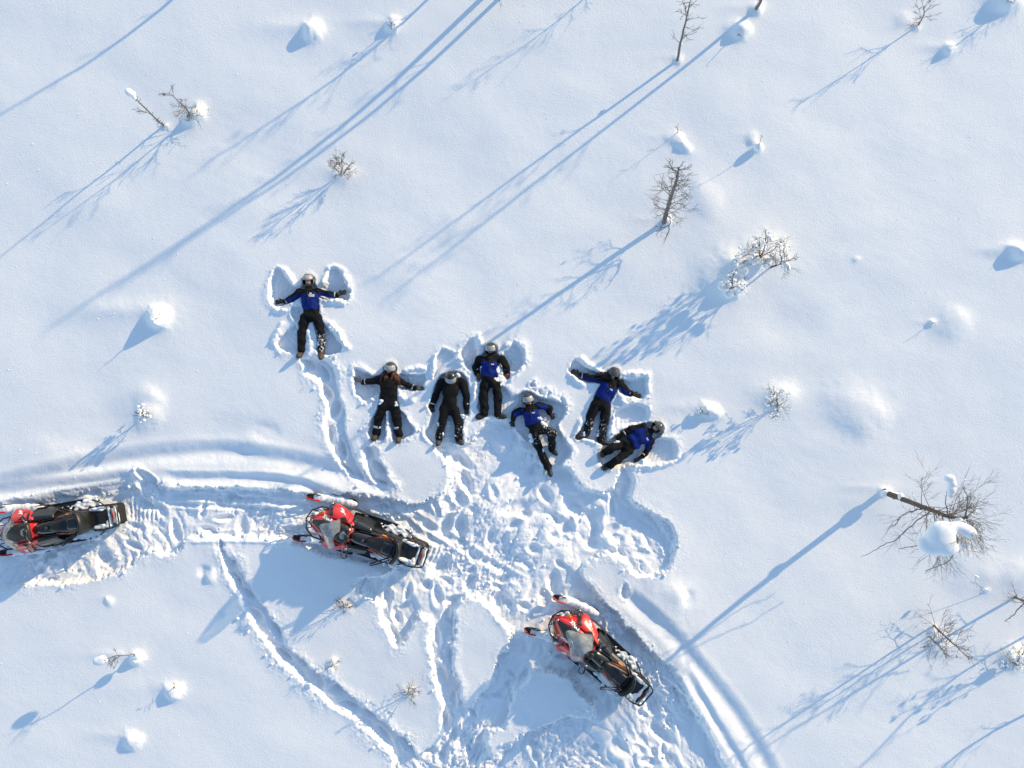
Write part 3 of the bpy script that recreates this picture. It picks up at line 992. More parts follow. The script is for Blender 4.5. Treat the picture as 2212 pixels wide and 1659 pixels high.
gm.polygons.foreach_set('loop_start', np.arange(0, gf.size, 4, dtype=np.int32))
gm.polygons.foreach_set('use_smooth', np.ones(len(gf), dtype=bool))
gm.update(calc_edges=True)
gm.materials.append(M['snow'])
ground = link('snow_ground', gm)
ground['kind'] = 'structure'
ground['label'] = 'deep white snow with angels, foot trails and snowmobile tracks'


def gz(x, y):
    iy, ix = int(np.clip(np.searchsorted(GY, y), 0, ny - 1)), int(np.clip(np.searchsorted(GX, x), 0, nx - 1))
    return float(HH[iy, ix])


def bz(x, y):
    iy, ix = int(np.clip(np.searchsorted(GY, y), 0, ny - 1)), int(np.clip(np.searchsorted(GX, x), 0, nx - 1))
    return float(BASE[iy, ix])

# ------------------------------------------------------------------ the people
ROOTS = {}
LABELS = {
    'A': 'person in blue suit and grey open helmet, lying apart in the uppermost snow angel',
    'B': 'person in all-black suit with long brown hair, arms stretched out sideways',
    'C': 'person in all-black suit with bowed head, visor closed, arms hanging at the sides',
    'D': 'person in blue suit with orange-brown gloves between two rounded wing hollows',
    'E': 'person in blue suit half sunk in snow, one knee raised, snow over lap',
    'F': 'person in blue suit with dark hair, arms flung out and snow-caked shins',
    'G': 'person in blue suit lying slantwise, helmet to the right, arms along the body',
}


def finger_hand(wr, tip, nrm, rad, grip=0.0, side=1):
    """Palm, four unequal fingers and a thumb in a winter glove, as capsules."""
    wr, tip, nrm = Vector(wr), Vector(tip), Vector(nrm)
    d = (tip - wr)
    L = min(d.length, .23)
    d.normalize()
    s = d.cross(nrm).normalized()
    n = s.cross(d).normalized()
    pr = []
    c0 = wr + d * (L * .12)
    k0 = wr + d * (L * .52)
    for o in (-.028, -.009, .010, .028):
        pr.append(('c', tuple(c0 + s * o * .7), tuple(k0 + s * o), rad * 1.25, rad * 1.15))
    for o, f in ((-.033, .88), (-.011, 1.0), (.012, .96), (.033, .80)):
        a = k0 + s * o
        m = a + d * (L * .25 * f) + s * o * .25 - n * (.006 + grip)
        e = m + d * (L * .22 * f) + s * o * .2 - n * (.016 + grip * 2)
        pr.append(('c', tuple(a), tuple(m), rad * 1.0, rad * .95))
        pr.append(('c', tuple(m), tuple(e), rad * .95, rad * .85))
    a = wr + d * (L * .22) + s * side * .03
    m = a + d * (L * .17) + s * side * .035
    e = m + d * (L * .16) + s * side * .012 - n * .012
    pr += [('c', tuple(a), tuple(m), rad * 1.2, rad * 1.1), ('c', tuple(m), tuple(e), rad * 1.1, rad * .9)]
    pr.append(('c', tuple(wr - d * .06), tuple(wr + d * .03), .056, .047))
    return pr


def person(p):
    t = p['t']
    c = W([t(p['pel'])])[0]
    floor = bz(*c) - .125
    J = lambda q, z: np.array(P(*t(q), floor + z))
    root = empty('person', (c[0], c[1], floor))
    tag(root, LABELS[p['key']], 'person', 'people lying in the snow')
    rl = np.array((c[0], c[1], floor))
    kz = p.get('kz', [.13, .13])
    neck, waist, pel = J(p['neck'], .17), J(p['waist'], .15), J(p['pel'], .14)
    sh = [J(q, .13) for q in p['sh']]
    el = [J(q, .095) for q in p['el']]
    wr = [J(q, .085) for q in p['wr']]
    ha = [J(q, .10) for q in p['ha']]
    hip = [J(q, .13) for q in p['hip']]
    kn = [J(q, z) for q, z in zip(p['kn'], kz)]
    an = [J(q, .085) for q in p['an']]
    toe = [J(q, p['tz'] + .03) for q in p['toe']]
    hc = J(p['helmet'], .20 if p.get('bowed') else .16)
    nrm = lambda v: v / np.linalg.norm(v)
    up = nrm(neck - waist)                                     # along the spine, towards the head
    out = np.array((0, 0, 1.0))                                # towards the sky
    sd = nrm(np.cross(up, out))
    out = nrm(np.cross(sd, up))
    Mt = np.stack([sd, out, up], 1)
    Lt = np.linalg.norm(neck - waist)
    chest = waist + (neck - waist) * .58
    pr, lab = [], []

    def add(q, l):
        pr.append(q)
        lab.append(l)
    add(('e', chest, Mt, (.198, .118, .235)), 'torso')
    add(('e', waist + up * .02, Mt, (.185, .112, .21)), 'torso')
    add(('e', pel, Mt, (.192, .112, .17)), 'pelvis')
    add(('c', sh[0] - up * .02, sh[1] - up * .02, .088, .088), 'torso')
    for i, sx in ((0, 'L'), (1, 'R')):
        add(('c', sh[i], el[i], .088, .077), 'arm' + sx)
        add(('c', el[i], wr[i], .078, .064), 'arm' + sx)
        add(('c', hip[i], kn[i], .112, .094), 'thigh' + sx)
        add(('c', kn[i], an[i], .094, .092), 'shin' + sx)
        add(('c', pel + (hip[i] - pel) * .6, hip[i], .10, .10), 'pelvis')
    # head and face
    fdir = np.array((0, 0, 1.0)) * .93 + up * (-.35 if not p.get('bowed') else -.75)
    if p['key'] == 'G':
        fdir = np.array((-.55, .15, .8))
    if p['key'] == 'D':
        fdir = np.array((-.30, -.35, .9))
    if p['key'] == 'F':
        fdir = np.array((.05, -.35, .93))
    fdir = nrm(fdir)
    hup = nrm(hc - neck + up * .05)
    hup = nrm(hup - fdir * (hup @ fdir))
    hs = np.cross(hup, fdir)
    Mh = np.stack([hs, fdir, hup], 1)
    H = lambda a, b, cc: hc + hs * a + fdir * b + hup * cc
    add(('c', neck - up * .02, H(0, -.01, -.07), .075, .062), 'collar')
    add(('e', H(0, .0, -.005), Mh, (.077, .098, .115)), 'skin')
    add(('c', H(0, .088, .01), H(0, .112, -.028), .010, .015), 'skin')          # nose
    add(('c', H(-.028, .078, .028), H(.028, .078, .028), .016, .016), 'skin')   # brow
    add(('c', H(-.016, .086, -.060), H(.016, .086, -.060), .010, .010), 'lip')
    add(('e', H(0, .060, -.09), Mh, (.038, .034, .03)), 'skin')                # chin
    V, F = implicit(pr, .0135, k=.035, wr=.012, seed=ord(p['key']), wf=17)
    fc = V[F].mean(1)
    D = np.stack([sdf_of(q, fc) for q in pr], 1)
    li = D.argmin(1)
    names = np.array(lab)[li]
    fm = np.zeros(len(F), dtype=int)
    rel = (fc - waist) @ Mt / np.array((1, 1, Lt))
    if p['blue']:
        w = (names == 'torso') & (rel[:, 2] > -.02) & (rel[:, 2] < .86 - .35 * np.exp(-(rel[:, 0] / .05) ** 2) * .4 - .9 * np.maximum(np.abs(rel[:, 0]) - .12, 0))
        fm[w] = 1
        for i, sx in ((0, 'L'), (1, 'R')):
            aw = names == 'arm' + sx
            ax = nrm(wr[i] - sh[i])
            low = nrm(-up - ax * (-up @ ax))
            t1 = ((fc - sh[i]) @ ax) / np.linalg.norm(wr[i] - sh[i])
            q = (fc - sh[i] - np.outer(((fc - sh[i]) @ ax), ax)) @ low
            dev = (el[i] - sh[i] - ((el[i] - sh[i]) @ ax) * ax) @ low
            q = q - dev * np.clip(1 - np.abs(t1 - .5) * 2, 0, 1)
            if p['bluearm'] is True:
                fm[aw & (q > .004) & (t1 < .93)] = 1
            elif p['bluearm'] == 'upper':
                fm[aw & (q > -.03) & (t1 < .62)] = 1
            elif p['bluearm'] == 'part':
                fm[aw & (q > .02) & (t1 < .55)] = 1
    fm[names == 'collar'] = 0
    fm[names == 'skin'] = 2
    fm[names == 'lip'] = 3
    me = mesh('body', V - rl, F, [M['suit'], M['blue'], M['skin'], M['lip']], True, fm)
    Dv = np.stack([sdf_of(q, V) for q in pr], 1)
    vn = np.array(lab)[Dv.argmin(1)]
    sn = np.full(len(V), p['snow'].get('suit', 0), dtype=np.float32)
    for k, a in p['snow'].items():
        for n_ in set(vn):
            if k != 'suit' and n_.startswith(k):
                sn[vn == n_] += a
    sn[(vn == 'skin') | (vn == 'lip')] = 0
    # snow sits on what faces the sky or was dragged through the drift
    at = me.attributes.new('snow', 'FLOAT', 'POINT')
    at.data.foreach_set('value', sn)
    link('body', me, root)

    def part(name, V, F, m, fm=None):
        return link(name, mesh(name, np.asarray(V) - rl, F, m, True, fm), root)
    for i in (0, 1):
        z = np.array((0, 0, 1.0))
        V, F = implicit(finger_hand(wr[i], ha[i], z, .0145, side=(1 if i == 0 else -1) * (-1 if p['key'] in 'D' else 1)), .0065, k=.012, pad=.02)
        g = part('glove', V, F, M[p['glove']])
        # boots: heel on the snow, toe towards the sky
        a, b = an[i], toe[i]
        leg = nrm(an[i] - kn[i])
        heel = a + leg * .07 - np.array((0, 0, .02))
        tv = b - heel
        tl = np.linalg.norm(tv)
        tv = tv / tl * max(.20, min(.27, tl + .05))
        ft = heel + tv
        bp = [('c', a - leg * .05, heel, .072, .066), ('c', heel, heel + tv * .6, .062, .058), ('c', heel + tv * .6, ft - tv * .12, .056, .050)]
        V, F = implicit(bp, .011, k=.03, wr=.002, wf=40)
        # the sole: the face that looks away from the shin
        part('boot', V, F, M[p['boot']])
    # helmet shell, open in front, and its visor
    rx, ry, rz = .142, .158, .155
    mb, vis = MB(), MB()
    N1, N2 = 40, 26

    def sph(az, elv, s=1.0):
        q = np.array((math.cos(elv) * math.sin(az) * rx, math.cos(elv) * math.cos(az) * ry, math.sin(elv) * rz)) * s
        return tuple(H(*q) + hup * .012 - rl)
    for lay in (1.0, .90):
        base = len(mb.v)
        for j in range(N2 + 1):
            for i in range(N1):
                mb.v.append(sph(2 * math.pi * i / N1, -R(48) + R(138) * j / N2, lay))
        for j in range(N2):
            for i in range(N1):
                az = (360 * (i + .5) / N1 + 180) % 360 - 180
                el_ = -48 + 138 * (j + .5) / N2
                if abs(az) < 62 and -34 < el_ < 26 and not (abs(az) > 50 and el_ > 16):
                    continue
                l = (i + 1) % N1
                mb.f.append((base + j * N1 + i, base + j * N1 + l, base + (j + 1) * N1 + l, base + (j + 1) * N1 + i))
    h = mb.build('helmet', M[p['helm']], root)
    e0, e1 = {'up': (14, 62), 'half': (-4, 46), 'down': (-34, 26)}[p['visor']]
    vis.patch(lambda u, v: sph(R(-66 + 132 * u), R(e0 + (e1 - e0) * v), 1.055), 16, 8, .002)
    vv = vis.build('visor', M[p.get('visorm', 'visor')], root)
    rim = MB().tube([sph(R(-66 + 132 * u / 12), R(e1), 1.06) for u in range(13)], .006, 6)
    rim.tube([sph(R(-66 + 132 * u / 12), R(e0), 1.06) for u in range(13)], .005, 6)
    rim.build('visor_rim', M['black'], vv)
    for sx in (-1, 1):
        q = MB()
        q.ellipsoid(sph(sx * R(72), R(18 if p['visor'] == 'up' else 6), 1.04), (.022, .022, .022), 10, 6)
        q.build('visor_hinge', M['black'], h)
    if p['key'] != 'C':
        for sx in (-1, 1):
            q = MB().ellipsoid(Vector(H(sx * .031, .088, .008) - rl), (.012, .008, .009), 10, 6)
            q.build('eye', M['eye'], root)
    # reflective bands round the cuffs (and shins of B)
    bands = [(el[i], wr[i], .72, .066) for i in (0, 1)]
    if p['key'] == 'B':
        bands += [(kn[i], an[i], .55, .094) for i in (0, 1)]
    if p['key'] == 'D':
        bands = [(el[i], wr[i], .35, .074) for i in (0, 1)]
    for a, b, f, r in bands:
        d = nrm(b - a)
        c0 = a + (b - a) * f
        e1_ = nrm(np.cross(d, (0.3, .2, 1.0)))
        e2_ = np.cross(d, e1_)
        w = .026 if r > .08 else .014
        rings = [[tuple(c0 + d * o + (e1_ * math.cos(q) + e2_ * math.sin(q)) * (r + q0) - rl) for q in np.linspace(0, 2 * math.pi, 20, endpoint=False)] for o, q0 in ((-w, -.004), (-w, .004), (w, .004), (w, -.004))]
        MB().loft(rings, cap=False).build('reflective_band', M['reflect'], root)
    if p['blue']:                                              # name patch on the chest: a pale word over a thin line
        cpt = waist + (neck - waist) * .66
        o0 = {'A': .085, 'D': .07, 'E': .06, 'F': .06, 'G': .10}[p['key']]
        big = 1.7 if p['key'] == 'A' else 1.0
        q = MB()

        def surf(a, b):
            e = 1 - (a / .20) ** 2 - ((b - .0) / .30) ** 2
            return tuple(cpt + sd * a + up * b + out * (.118 * math.sqrt(max(e, .05)) + .022) - rl)
        x0 = o0 - .035 * big
        for k in range(5):
            a0 = x0 + k * .015 * big
            q.patch(lambda u, v: surf(a0 + u * .011 * big, .0 + v * (.018 if k else .024) * big), 2, 2, .003)
        q.patch(lambda u, v: surf(x0 + u * .07 * big, -.012 * big + v * .006 * big), 4, 1, .003)
        if p['key'] == 'A':
            q.patch(lambda u, v: surf(x0 + .02 + u * .05, .05 + v * .03 * (1 - u * .5)), 3, 2, .003)
        q.build('name_patch', M['white'], root)
        # zip down the front
        MB().patch(lambda u, v: (lambda P_: (P_[0], P_[1], P_[2] - .002))(surf(-.006 + .012 * v, .10 - .30 * u)), 10, 1, .004).build('zip', M['black'], root)
    if p.get('hair'):
        q = MB()
        rs = random.Random(5)
        for k in range(150):
            if p['key'] == 'B':
                s0 = rs.choice((-1, 1)) * rs.uniform(.45, 1)
                a = H(s0 * .115, rs.uniform(-.03, .06), -.06 + rs.uniform(-.02, .03))
                L = rs.uniform(.14, .36)
                e = a - up * L + sd * s0 * rs.uniform(-.10, .20) + np.array((0, 0, rs.uniform(-.02, .05)))
                m = (a + e) / 2 + sd * s0 * rs.uniform(.0, .06) + np.array((0, 0, rs.uniform(.03, .07)))
            else:
                a = H(rs.uniform(-.10, .02), rs.uniform(-.02, .06), -.06 + rs.uniform(-.03, .06))
                L = rs.uniform(.12, .36)
                e = a + np.array((-L, rs.uniform(-.07, .06), rs.uniform(-.05, .04)))
                m = (a + e) / 2 + np.array((0, rs.uniform(-.03, .04), rs.uniform(.03, .06)))
            m1 = .5 * (a + m) + np.array((0, 0, .012))
            m2 = .5 * (m + e) + np.array((rs.uniform(-.015, .015), 0, .004))
            q.tube([a - rl, m1 - rl, m - rl, m2 - rl, e - rl], [.006, .007, .0065, .005, .002], 4, cap=False)
        q.build('hair', M[p['hair']], root)
    ROOTS[p['key']] = root
    # snow lying on and against the suit
    CL = {'A': [((722, 870), .20, .05), ((735, 930), .19, .045), ((728, 1010), .17, .05), ((505, 1055), .14, .04)],
          'B': [((455, 832), .24, .06), ((630, 846), .24, .045)],
          'C': [((1150, 1190), .15, .055), ((1340, 1190), .16, .05), ((1130, 1080), .18, .05), ((1355, 1110), .18, .04), ((1395, 990), .18, .05), ((1340, 520), .22, .05)],
          'D': [((1800, 440), .20, .08), ((1815, 500), .18, .09), ((1800, 570), .20, .09), ((1830, 600), .2, .07), ((1615, 430), .18, .05), ((1625, 770), .19, .03)],
          'E': [((440, 1050), .20, .12), ((390, 1110), .18, .11), ((400, 1150), .16, .08), ((350, 920), .25, .05), ((440, 900), .24, .06), ((480, 960), .2, .08), ((470, 1250), .16, .05)],
          'F': [((1000, 985), .15, .08), ((1150, 1030), .15, .075), ((1130, 1090), .14, .06), ((960, 1070), .15, .05), ((1000, 960), .19, .05)],
          'G': [((1290, 1205), .27, .045), ((1330, 1180), .26, .06)]}[p['key']]
    for q0, z, r in CL:
        cpt = np.array(P(*t(q0), floor + z))
        rs = random.Random(int(q0[0]))
        prs = [('e', tuple(cpt + np.array((rs.uniform(-1, 1), rs.uniform(-1, 1), rs.uniform(-.12, .12) - .25)) * r * .85), np.eye(3), (r * rs.uniform(.3, .7), r * rs.uniform(.3, .7), r * rs.uniform(.16, .32))) for _ in range(6)]
        V, F = implicit(prs, max(.008, r / 8), k=.02, wr=.006, wf=45, seed=int(q0[0]))
        part('snow_clump', V, F, M['clump'])


for p in PEOPLE:
    person(p)

# ------------------------------------------------------------------ the snowmobiles (local axes: x ahead, y to the rider's left, z up)
def lerp_tab(tab, x):
    xs = [t[0] for t in tab]
    return [float(np.interp(x, xs, [t[k] for t in tab])) for k in range(1, len(tab[0]))]


HOOD = [(.20, .24, .56, .76), (.33, .29, .52, .84), (.50, .34, .48, .86), (.70, .36, .44, .82), (.90, .345, .40, .74), (1.08, .285, .36, .64), (1.20, .19, .36, .55), (1.29, .08, .38, .47)]


def hood_pt(x, y, off=0.0):
    w, zb, zt = lerp_tab(HOOD, x)
    q = min(1.0, abs(y) / w)
    return (x, y, zb + (zt - zb) * (1 - q ** 2.6) + off)


def make_sled():
    root = empty('snowmobile', (0, 0, 0))

    def on_hood(name, m, fn, nu=10, nv=8, off=.005, th=.006, parent=None):
        """A panel lying on the hood: fn(u, v) -> (x, y)."""
        return MB().patch(lambda u, v: hood_pt(*fn(u, v), off), nu, nv, th).build(name, m, parent or root)
    # hood shell
    rings = []
    for x in np.linspace(.20, 1.29, 22):
        w, zb, zt = lerp_tab(HOOD, float(x))
        ring = [hood_pt(float(x), w * t) for t in np.sin(np.linspace(-math.pi / 2, math.pi / 2, 19))]
        ring[0] = (float(x), -w, zb - .02)
        ring[-1] = (float(x), w, zb - .02)
        rings.append(ring)
    hood = MB().loft(rings).build('hood', M['red'], root)
    # black nose wedge and cowl under the windshield
    on_hood('nose_panel', M['black'], lambda u, v: (.88 + .32 * u, (v - .5) * 2 * (.165 - .135 * u)), 10, 8, .008, .012, hood)
    on_hood('cowl', M['black'], lambda u, v: (.34 + .62 * u, (v - .5) * 2 * (.235 - .15 * u * u)), 10, 8, .008, .012)
    for s in (-1, 1):
        on_hood('headlight', M['lamp'], lambda u, v: (.76 + .16 * u - .02 * v, s * (.15 + .075 * v * (1 - .6 * u))), 5, 4, .014, .01)
        on_hood('hood_crease', M['redd'], lambda u, v: (.36 + .80 * u, s * (lerp_tab(HOOD, .36 + .80 * u)[0] * (.66 + .06 * v))), 14, 2, .012, .012, hood)
        on_hood('turn_signal', M['amber'], lambda u, v: (1.02 + .12 * u, s * (lerp_tab(HOOD, 1.02 + .12 * u)[0] * (.80 + .14 * v))), 4, 2, .012, .012)
        on_hood('nose_grille', M['black'], lambda u, v: (1.0 + .22 * u, s * (lerp_tab(HOOD, 1.0 + .22 * u)[0] * (.93 + .08 * v))), 6, 3, .006, .012)
    q = MB().tube([(1.22, 0, .535), (1.23, 0, .56)], .032, 16)
    q.build('badge', M['steel'], hood)
    # red side wings with their vents, black knee covers behind

    def wing(u, v, s, off=0.0):
        x = .86 - .62 * u
        yo = float(np.interp(u, (0, .15, .45, .8, 1), (.50, .535, .50, .42, .33)))
        y0 = .24 + .05 * u * (1 - u)
        y = y0 + (yo - y0) * v
        z = (.70 + .08 * u) - (.25 - .08 * u) * v ** 1.8
        return (x, s * y, z + off)
    for s in (-1, 1):
        wg = MB().patch(lambda u, v: wing(u, v, s), 14, 10, .05).build('side_panel', M['red'], root)
        MB().patch(lambda u, v: wing(.40 + .24 * u + .08 * v, .14 + .34 * v * math.sin(math.pi * (.15 + .8 * u)), s, .006), 7, 5, .01).build('vent', M['rubber'], wg)
        MB().patch(lambda u, v: wing(.72 + .07 * v, .05 + .93 * u, s, .007), 10, 2, .014).build('panel_groove', M['redd'], wg)
        MB().patch(lambda u, v: wing(.005 + .16 * u, .12 + .62 * v * (1 - u) + .1 * u, s, .006), 4, 4, .014).build('intake', M['black'], wg)

        def knee(u, v):
            x = .32 - .50 * u
            y = .20 + (.27 - .08 * u * u) * v
            z = .76 - .06 * u - (.34 - .02 * u) * v ** 2.4
            return (x, s * y, z)
        MB().patch(knee, 8, 8, .05).build('knee_cover', M['gloss'], root)
        # outer skirt
        MB().patch(lambda u, v: (.74 - .62 * u, s * (.46 + .05 * math.sin(u * 2.6) + .01 * v), .46 - .15 * v), 10, 3, .04).build('side_skirt', M['black'], root)
    # windshield: a bent sheet rising backwards

    def shield(u, v):
        a = (u - .5) * 2
        half = float(np.interp(v, (0, .25, .45, .62, 1), (.16, .27, .355, .35, .17)))
        return (.98 - .48 * v - (.30 - .22 * v) * a * a, a * half, .79 + .52 * v ** .85 - .10 * a * a * (1 - .5 * v))
    ws = MB().patch(shield, 16, 12, .004).build('windshield', M['shield'], root)
    e = [shield(u, 1) for u in np.linspace(0, 1, 17)]
    MB().tube(e, .006, 6).build('windshield_edge', M['grey'], ws)
    for sx in (0.0, 1.0):
        MB().tube([shield(sx, v) for v in np.linspace(0, 1, 10)], .006, 6).build('windshield_edge', M['grey'], ws)
    st = MB()
    st.patch(lambda u, v: tuple(Vector(shield(.56 + .28 * u, .34 + .075 * v)) + Vector((.006, 0, .007))), 6, 2, .003)
    st.build('sticker', M['white'], ws)
    st = MB()
    for a0, w0, b0, h0 in ((.03, .20, .18, .64), (.30, .05, .25, .5), (.38, .06, .25, .5), (.47, .03, .25, .5), (.53, .06, .25, .5), (.62, .05, .25, .5), (.70, .06, .25, .5), (.79, .05, .25, .5), (.87, .06, .25, .5)):
        st.patch(lambda u, v: tuple(Vector(shield(.56 + .28 * (a0 + w0 * u), .34 + .075 * (b0 + h0 * v))) + Vector((.010, 0, .011))), 2, 1, .003)
    st.build('sticker_print', M['black'], ws)
    # dashboard, handlebar
    db = MB().box((.40, 0, .84), (.22, .36, .12), bev=.03).build('dashboard', M['black'], root)
    MB().ellipsoid((.39, 0, .905), (.075, .09, .02), 18, 6).build('gauge', M['lamp'], db)
    hb = MB().tube([(.14, .40, .99), (.17, .30, 1.02), (.25, .14, 1.03), (.28, 0, 1.0), (.25, -.14, 1.03), (.17, -.30, 1.02), (.14, -.40, .99)], .014, 8).build('handlebar', M['tubing'], root)
    MB().tube([(.36, 0, .80), (.28, 0, 1.0)], .03, 8).build('steering_post', M['black'], hb)
    MB().box((.27, 0, 1.03), (.10, .15, .05), bev=.02).build('bar_pad', M['black'], hb)
    for s in (-1, 1):
        MB().tube([(.17, s * .30, 1.02), (.135, s * .42, .985)], .021, 10).build('grip', M['rubber'], hb)
        MB().tube([(.22, s * .24, 1.03), (.28, s * .36, 1.02), (.24, s * .46, .99), (.14, s * .45, .98)], .011, 6).build('hand_guard', M['tubing'], hb)
        MB().box((.21, s * .235, 1.035), (.06, .05, .05), bev=.012).build('switch_block', M['steel'], hb)
        MB().tube([(.22, s * .22, 1.03), (.27, s * .34, 1.05)], .007, 5).build('lever', M['steel'], hb)
    # tank console and seat
    rings = []
    for x, w, zt, zb in ((.30, .13, .80, .5), (.08, .17, .82, .48), (-.12, .19, .79, .46), (-.26, .19, .74, .45), (-.38, .18, .70, .45)):
        rings.append([(x, w * math.sin(t), zb + (zt - zb) * max(0, math.cos(t)) ** .55) for t in np.linspace(-math.pi / 2, math.pi / 2, 15)])
    tk = MB().loft(rings).build('console', M['gloss'], root)
    MB().tube([(-.06, 0, .81), (-.06, 0, .85)], .04, 14).build('fuel_cap', M['black'], tk)
    for s in (-1, 1):
        MB().patch(lambda u, v: (.10 - .55 * u, s * (.165 + .05 * v + .02 * u), .755 - .07 * u - .09 * v), 8, 3, .03).build('console_fairing', M['grey' if False else 'gloss'], tk)
        MB().patch(lambda u, v: (-.42 - .15 * u, s * (.205 + .03 * v), .652 - .012 * v), 4, 2, .015).build('side_marker', M['amber'], tk)
    rings = []
    for x, w, zt, zb in ((-.14, .095, .835, .60), (-.24, .135, .835, .55), (-.42, .18, .80, .52), (-.62, .215, .79, .50), (-.76, .225, .81, .50), (-.88, .215, .82, .50), (-.92, .20, .78, .52)):
        rings.append([(x, w * math.copysign(abs(math.sin(t)) ** .6, math.sin(t)), zb + (zt - zb) * max(0, math.cos(t)) ** .45) for t in np.linspace(-math.pi / 2, math.pi / 2, 19)])
    seat = MB().loft(rings).build('seat', M['vinyl'], root)
    MB().patch(lambda u, v: (-.52 - .25 * u, (v - .5) * .26, .805 + .012 * u - .02 * (2 * v - 1) ** 4), 6, 6, .01).build('seat_insert', M['gloss'], seat)
    for s in (-1, 1):
        MB().tube([(-.26, s * .145, .80), (-.42, s * .190, .755), (-.62, s * .225, .735), (-.84, s * .233, .75)], .010, 6).build('seat_stripe', M['redd'], seat)
    # backrest: a padded arc behind the seat
    rings = []
    for a in np.linspace(-1, 1, 13):
        y, x = .265 * a, -.90 + .09 * a * a
        h = 1.0 - .06 * a * a
        rings.append([(x + .055 * math.cos(t) - .02, y, .87 + (h - .85) * math.sin(t)) for t in np.linspace(0, 2 * math.pi, 12, endpoint=False)])
    MB().loft(rings).build('backrest', M['vinyl'], root)
    for s in (-1, 1):                                        # passenger handholds: long loops out to the sides
        a, b = Vector((-.76, s * .21, .78)), Vector((-.42, s * .42, .90))
        d = (b - a).normalized()
        n = d.cross(Vector((0, 0, 1))).normalized() * .028
        MB().tube([a + n, a.lerp(b, .5) + n * 1.1, b + n * .8, b + d * .02, b - n * .8, a.lerp(b, .5) - n * 1.1, a - n], .017, 7).build('grab_handle', M['tubing'], root)
    # tunnel, running boards
    rings = []
    for x, z in ((.30, .42), (-.90, .50), (-1.42, .47)):
        rings.append([(x, -.25, .24), (x, -.25, z - .04), (x, -.21, z), (x, .21, z), (x, .25, z - .04), (x, .25, .24)])
    tun = MB().loft(rings).build('tunnel', M['black'], root, smooth=False)
    for s in (-1, 1):
        rb = MB().patch(lambda u, v: (.22 - 1.26 * u, s * (.24 + (.235 - .09 * max(0, u - .72) * 3) * v), .285), 8, 2, .02).build('running_board', M['black'], root, smooth=False)
        MB().tube([(.24, s * .475, .29), (-.62, s * .475, .295), (-.95, s * .41, .30), (-1.12, s * .30, .34), (-1.2, s * .26, .40)], .014, 7).build('board_rail', M['tubing'], rb)
        for k in range(5):
            x = .02 - .15 * k
            MB().tube([(x, s * .36, .287), (x, s * .36, .296)], .034, 14).build('board_hole', M['steel'] if k < 3 else M['rubber'], rb)
        MB().patch(lambda u, v: (.36 - .30 * u, s * (.25 + .21 * v), .30 + .12 * u * 0 + .10 * (1 - u)), 4, 2, .02).build('toe_hold', M['black'], root)
    # track belt with cross lugs
    pts = [(.55, .30), (.62, .20), (.55, .07), (.30, .012), (-1.10, .012), (-1.40, .05), (-1.50, .20), (-1.42, .34), (-1.25, .385), (.30, .38)]
    pts = chaikin(pts, 2)
    tb = MB()
    tb.loft([[(x, y, z) for x, z in pts] for y in (-.245, .245)])
    n = len(pts)
    per = [0.0]
    for i in range(n):
        per.append(per[-1] + math.dist(pts[i], pts[(i + 1) % n]))
    for k in range(int(per[-1] / .075)):
        d = k * .075
        i = min(n - 1, np.searchsorted(per, d, side='right') - 1)
        a, b = pts[i], pts[(i + 1) % n]
        t = (d - per[i]) / max(1e-6, per[i + 1] - per[i])
        x, z = a[0] + (b[0] - a[0]) * t, a[1] + (b[1] - a[1]) * t
        tx, tz = b[0] - a[0], b[1] - a[1]
        l = math.hypot(tx, tz)
        nx_, nz_ = tz / l, -tx / l
        cxm, czm = -.45, .19
        if nx_ * (x - cxm) + nz_ * (z - czm) < 0:
            nx_, nz_ = -nx_, -nz_
        if z < .06:
            continue
        w = .008
        ux, uz = tx / l * w, tz / l * w
        tb.loft([[(x - ux, y, z - uz), (x + ux, y, z + uz), (x + ux + nx_ * .03, y, z + uz + nz_ * .03), (x - ux + nx_ * .03, y, z - uz + nz_ * .03)] for y in (-.22, .22)])
    tb.build('track', M['rubber'], root, smooth=False)
    # cargo rack: two hoops of tube, tail light, snow flap
    rk = MB()
    rk.tube([(-.98, .27, .56), (-1.20, .285, .58), (-1.33, .27, .60), (-1.36, .22, .60), (-1.36, -.22, .60), (-1.33, -.27, .60), (-1.20, -.285, .58), (-.98, -.27, .56)], .015, 8)
    rk.tube([(-1.20, .285, .58), (-1.38, .27, .52), (-1.50, .24, .50), (-1.53, .19, .50), (-1.53, -.19, .50), (-1.50, -.24, .50), (-1.38, -.27, .52), (-1.20, -.285, .58)], .017, 8)
    for s in (-1, 1):
        rk.tube([(-1.20, s * .285, .58), (-1.22, s * .25, .46)], .012, 6)
        rk.tube([(-1.50, s * .24, .50), (-1.44, s * .22, .36)], .012, 6)
    rk.build('cargo_rack', M['tubing'], root)
    tl = MB().box((-1.42, 0, .50), (.07, .36, .05), bev=.015).build('tail_housing', M['grey'], root)
    MB().ellipsoid((-1.425, 0, .523), (.022, .10, .016), 14, 6).build('tail_light', M['lens'], tl)
    for s in (-1, 1):
        MB().box((-1.10, s * .265, .47), (.06, .02, .04), bev=.006).build('reflector', M['lens'], root)
    MB().patch(lambda u, v: (-1.47 - .05 * u, (v - .5) * .44, .42 - .26 * u), 5, 6, .012).build('snow_flap', M['rubber'], root)
    # front bumper and its struts
    bp = MB()
    bp.tube([(.80, .30, .40), (.92, .385, .46), (1.12, .36, .50), (1.30, .22, .52), (1.37, 0, .525), (1.30, -.22, .52), (1.12, -.36, .50), (.92, -.385, .46), (.80, -.30, .40)], .017, 8)
    bp.tube([(.95, .26, .34), (1.18, .24, .36), (1.30, .10, .38), (1.30, -.10, .38), (1.18, -.24, .36), (.95, -.26, .34)], .013, 7)
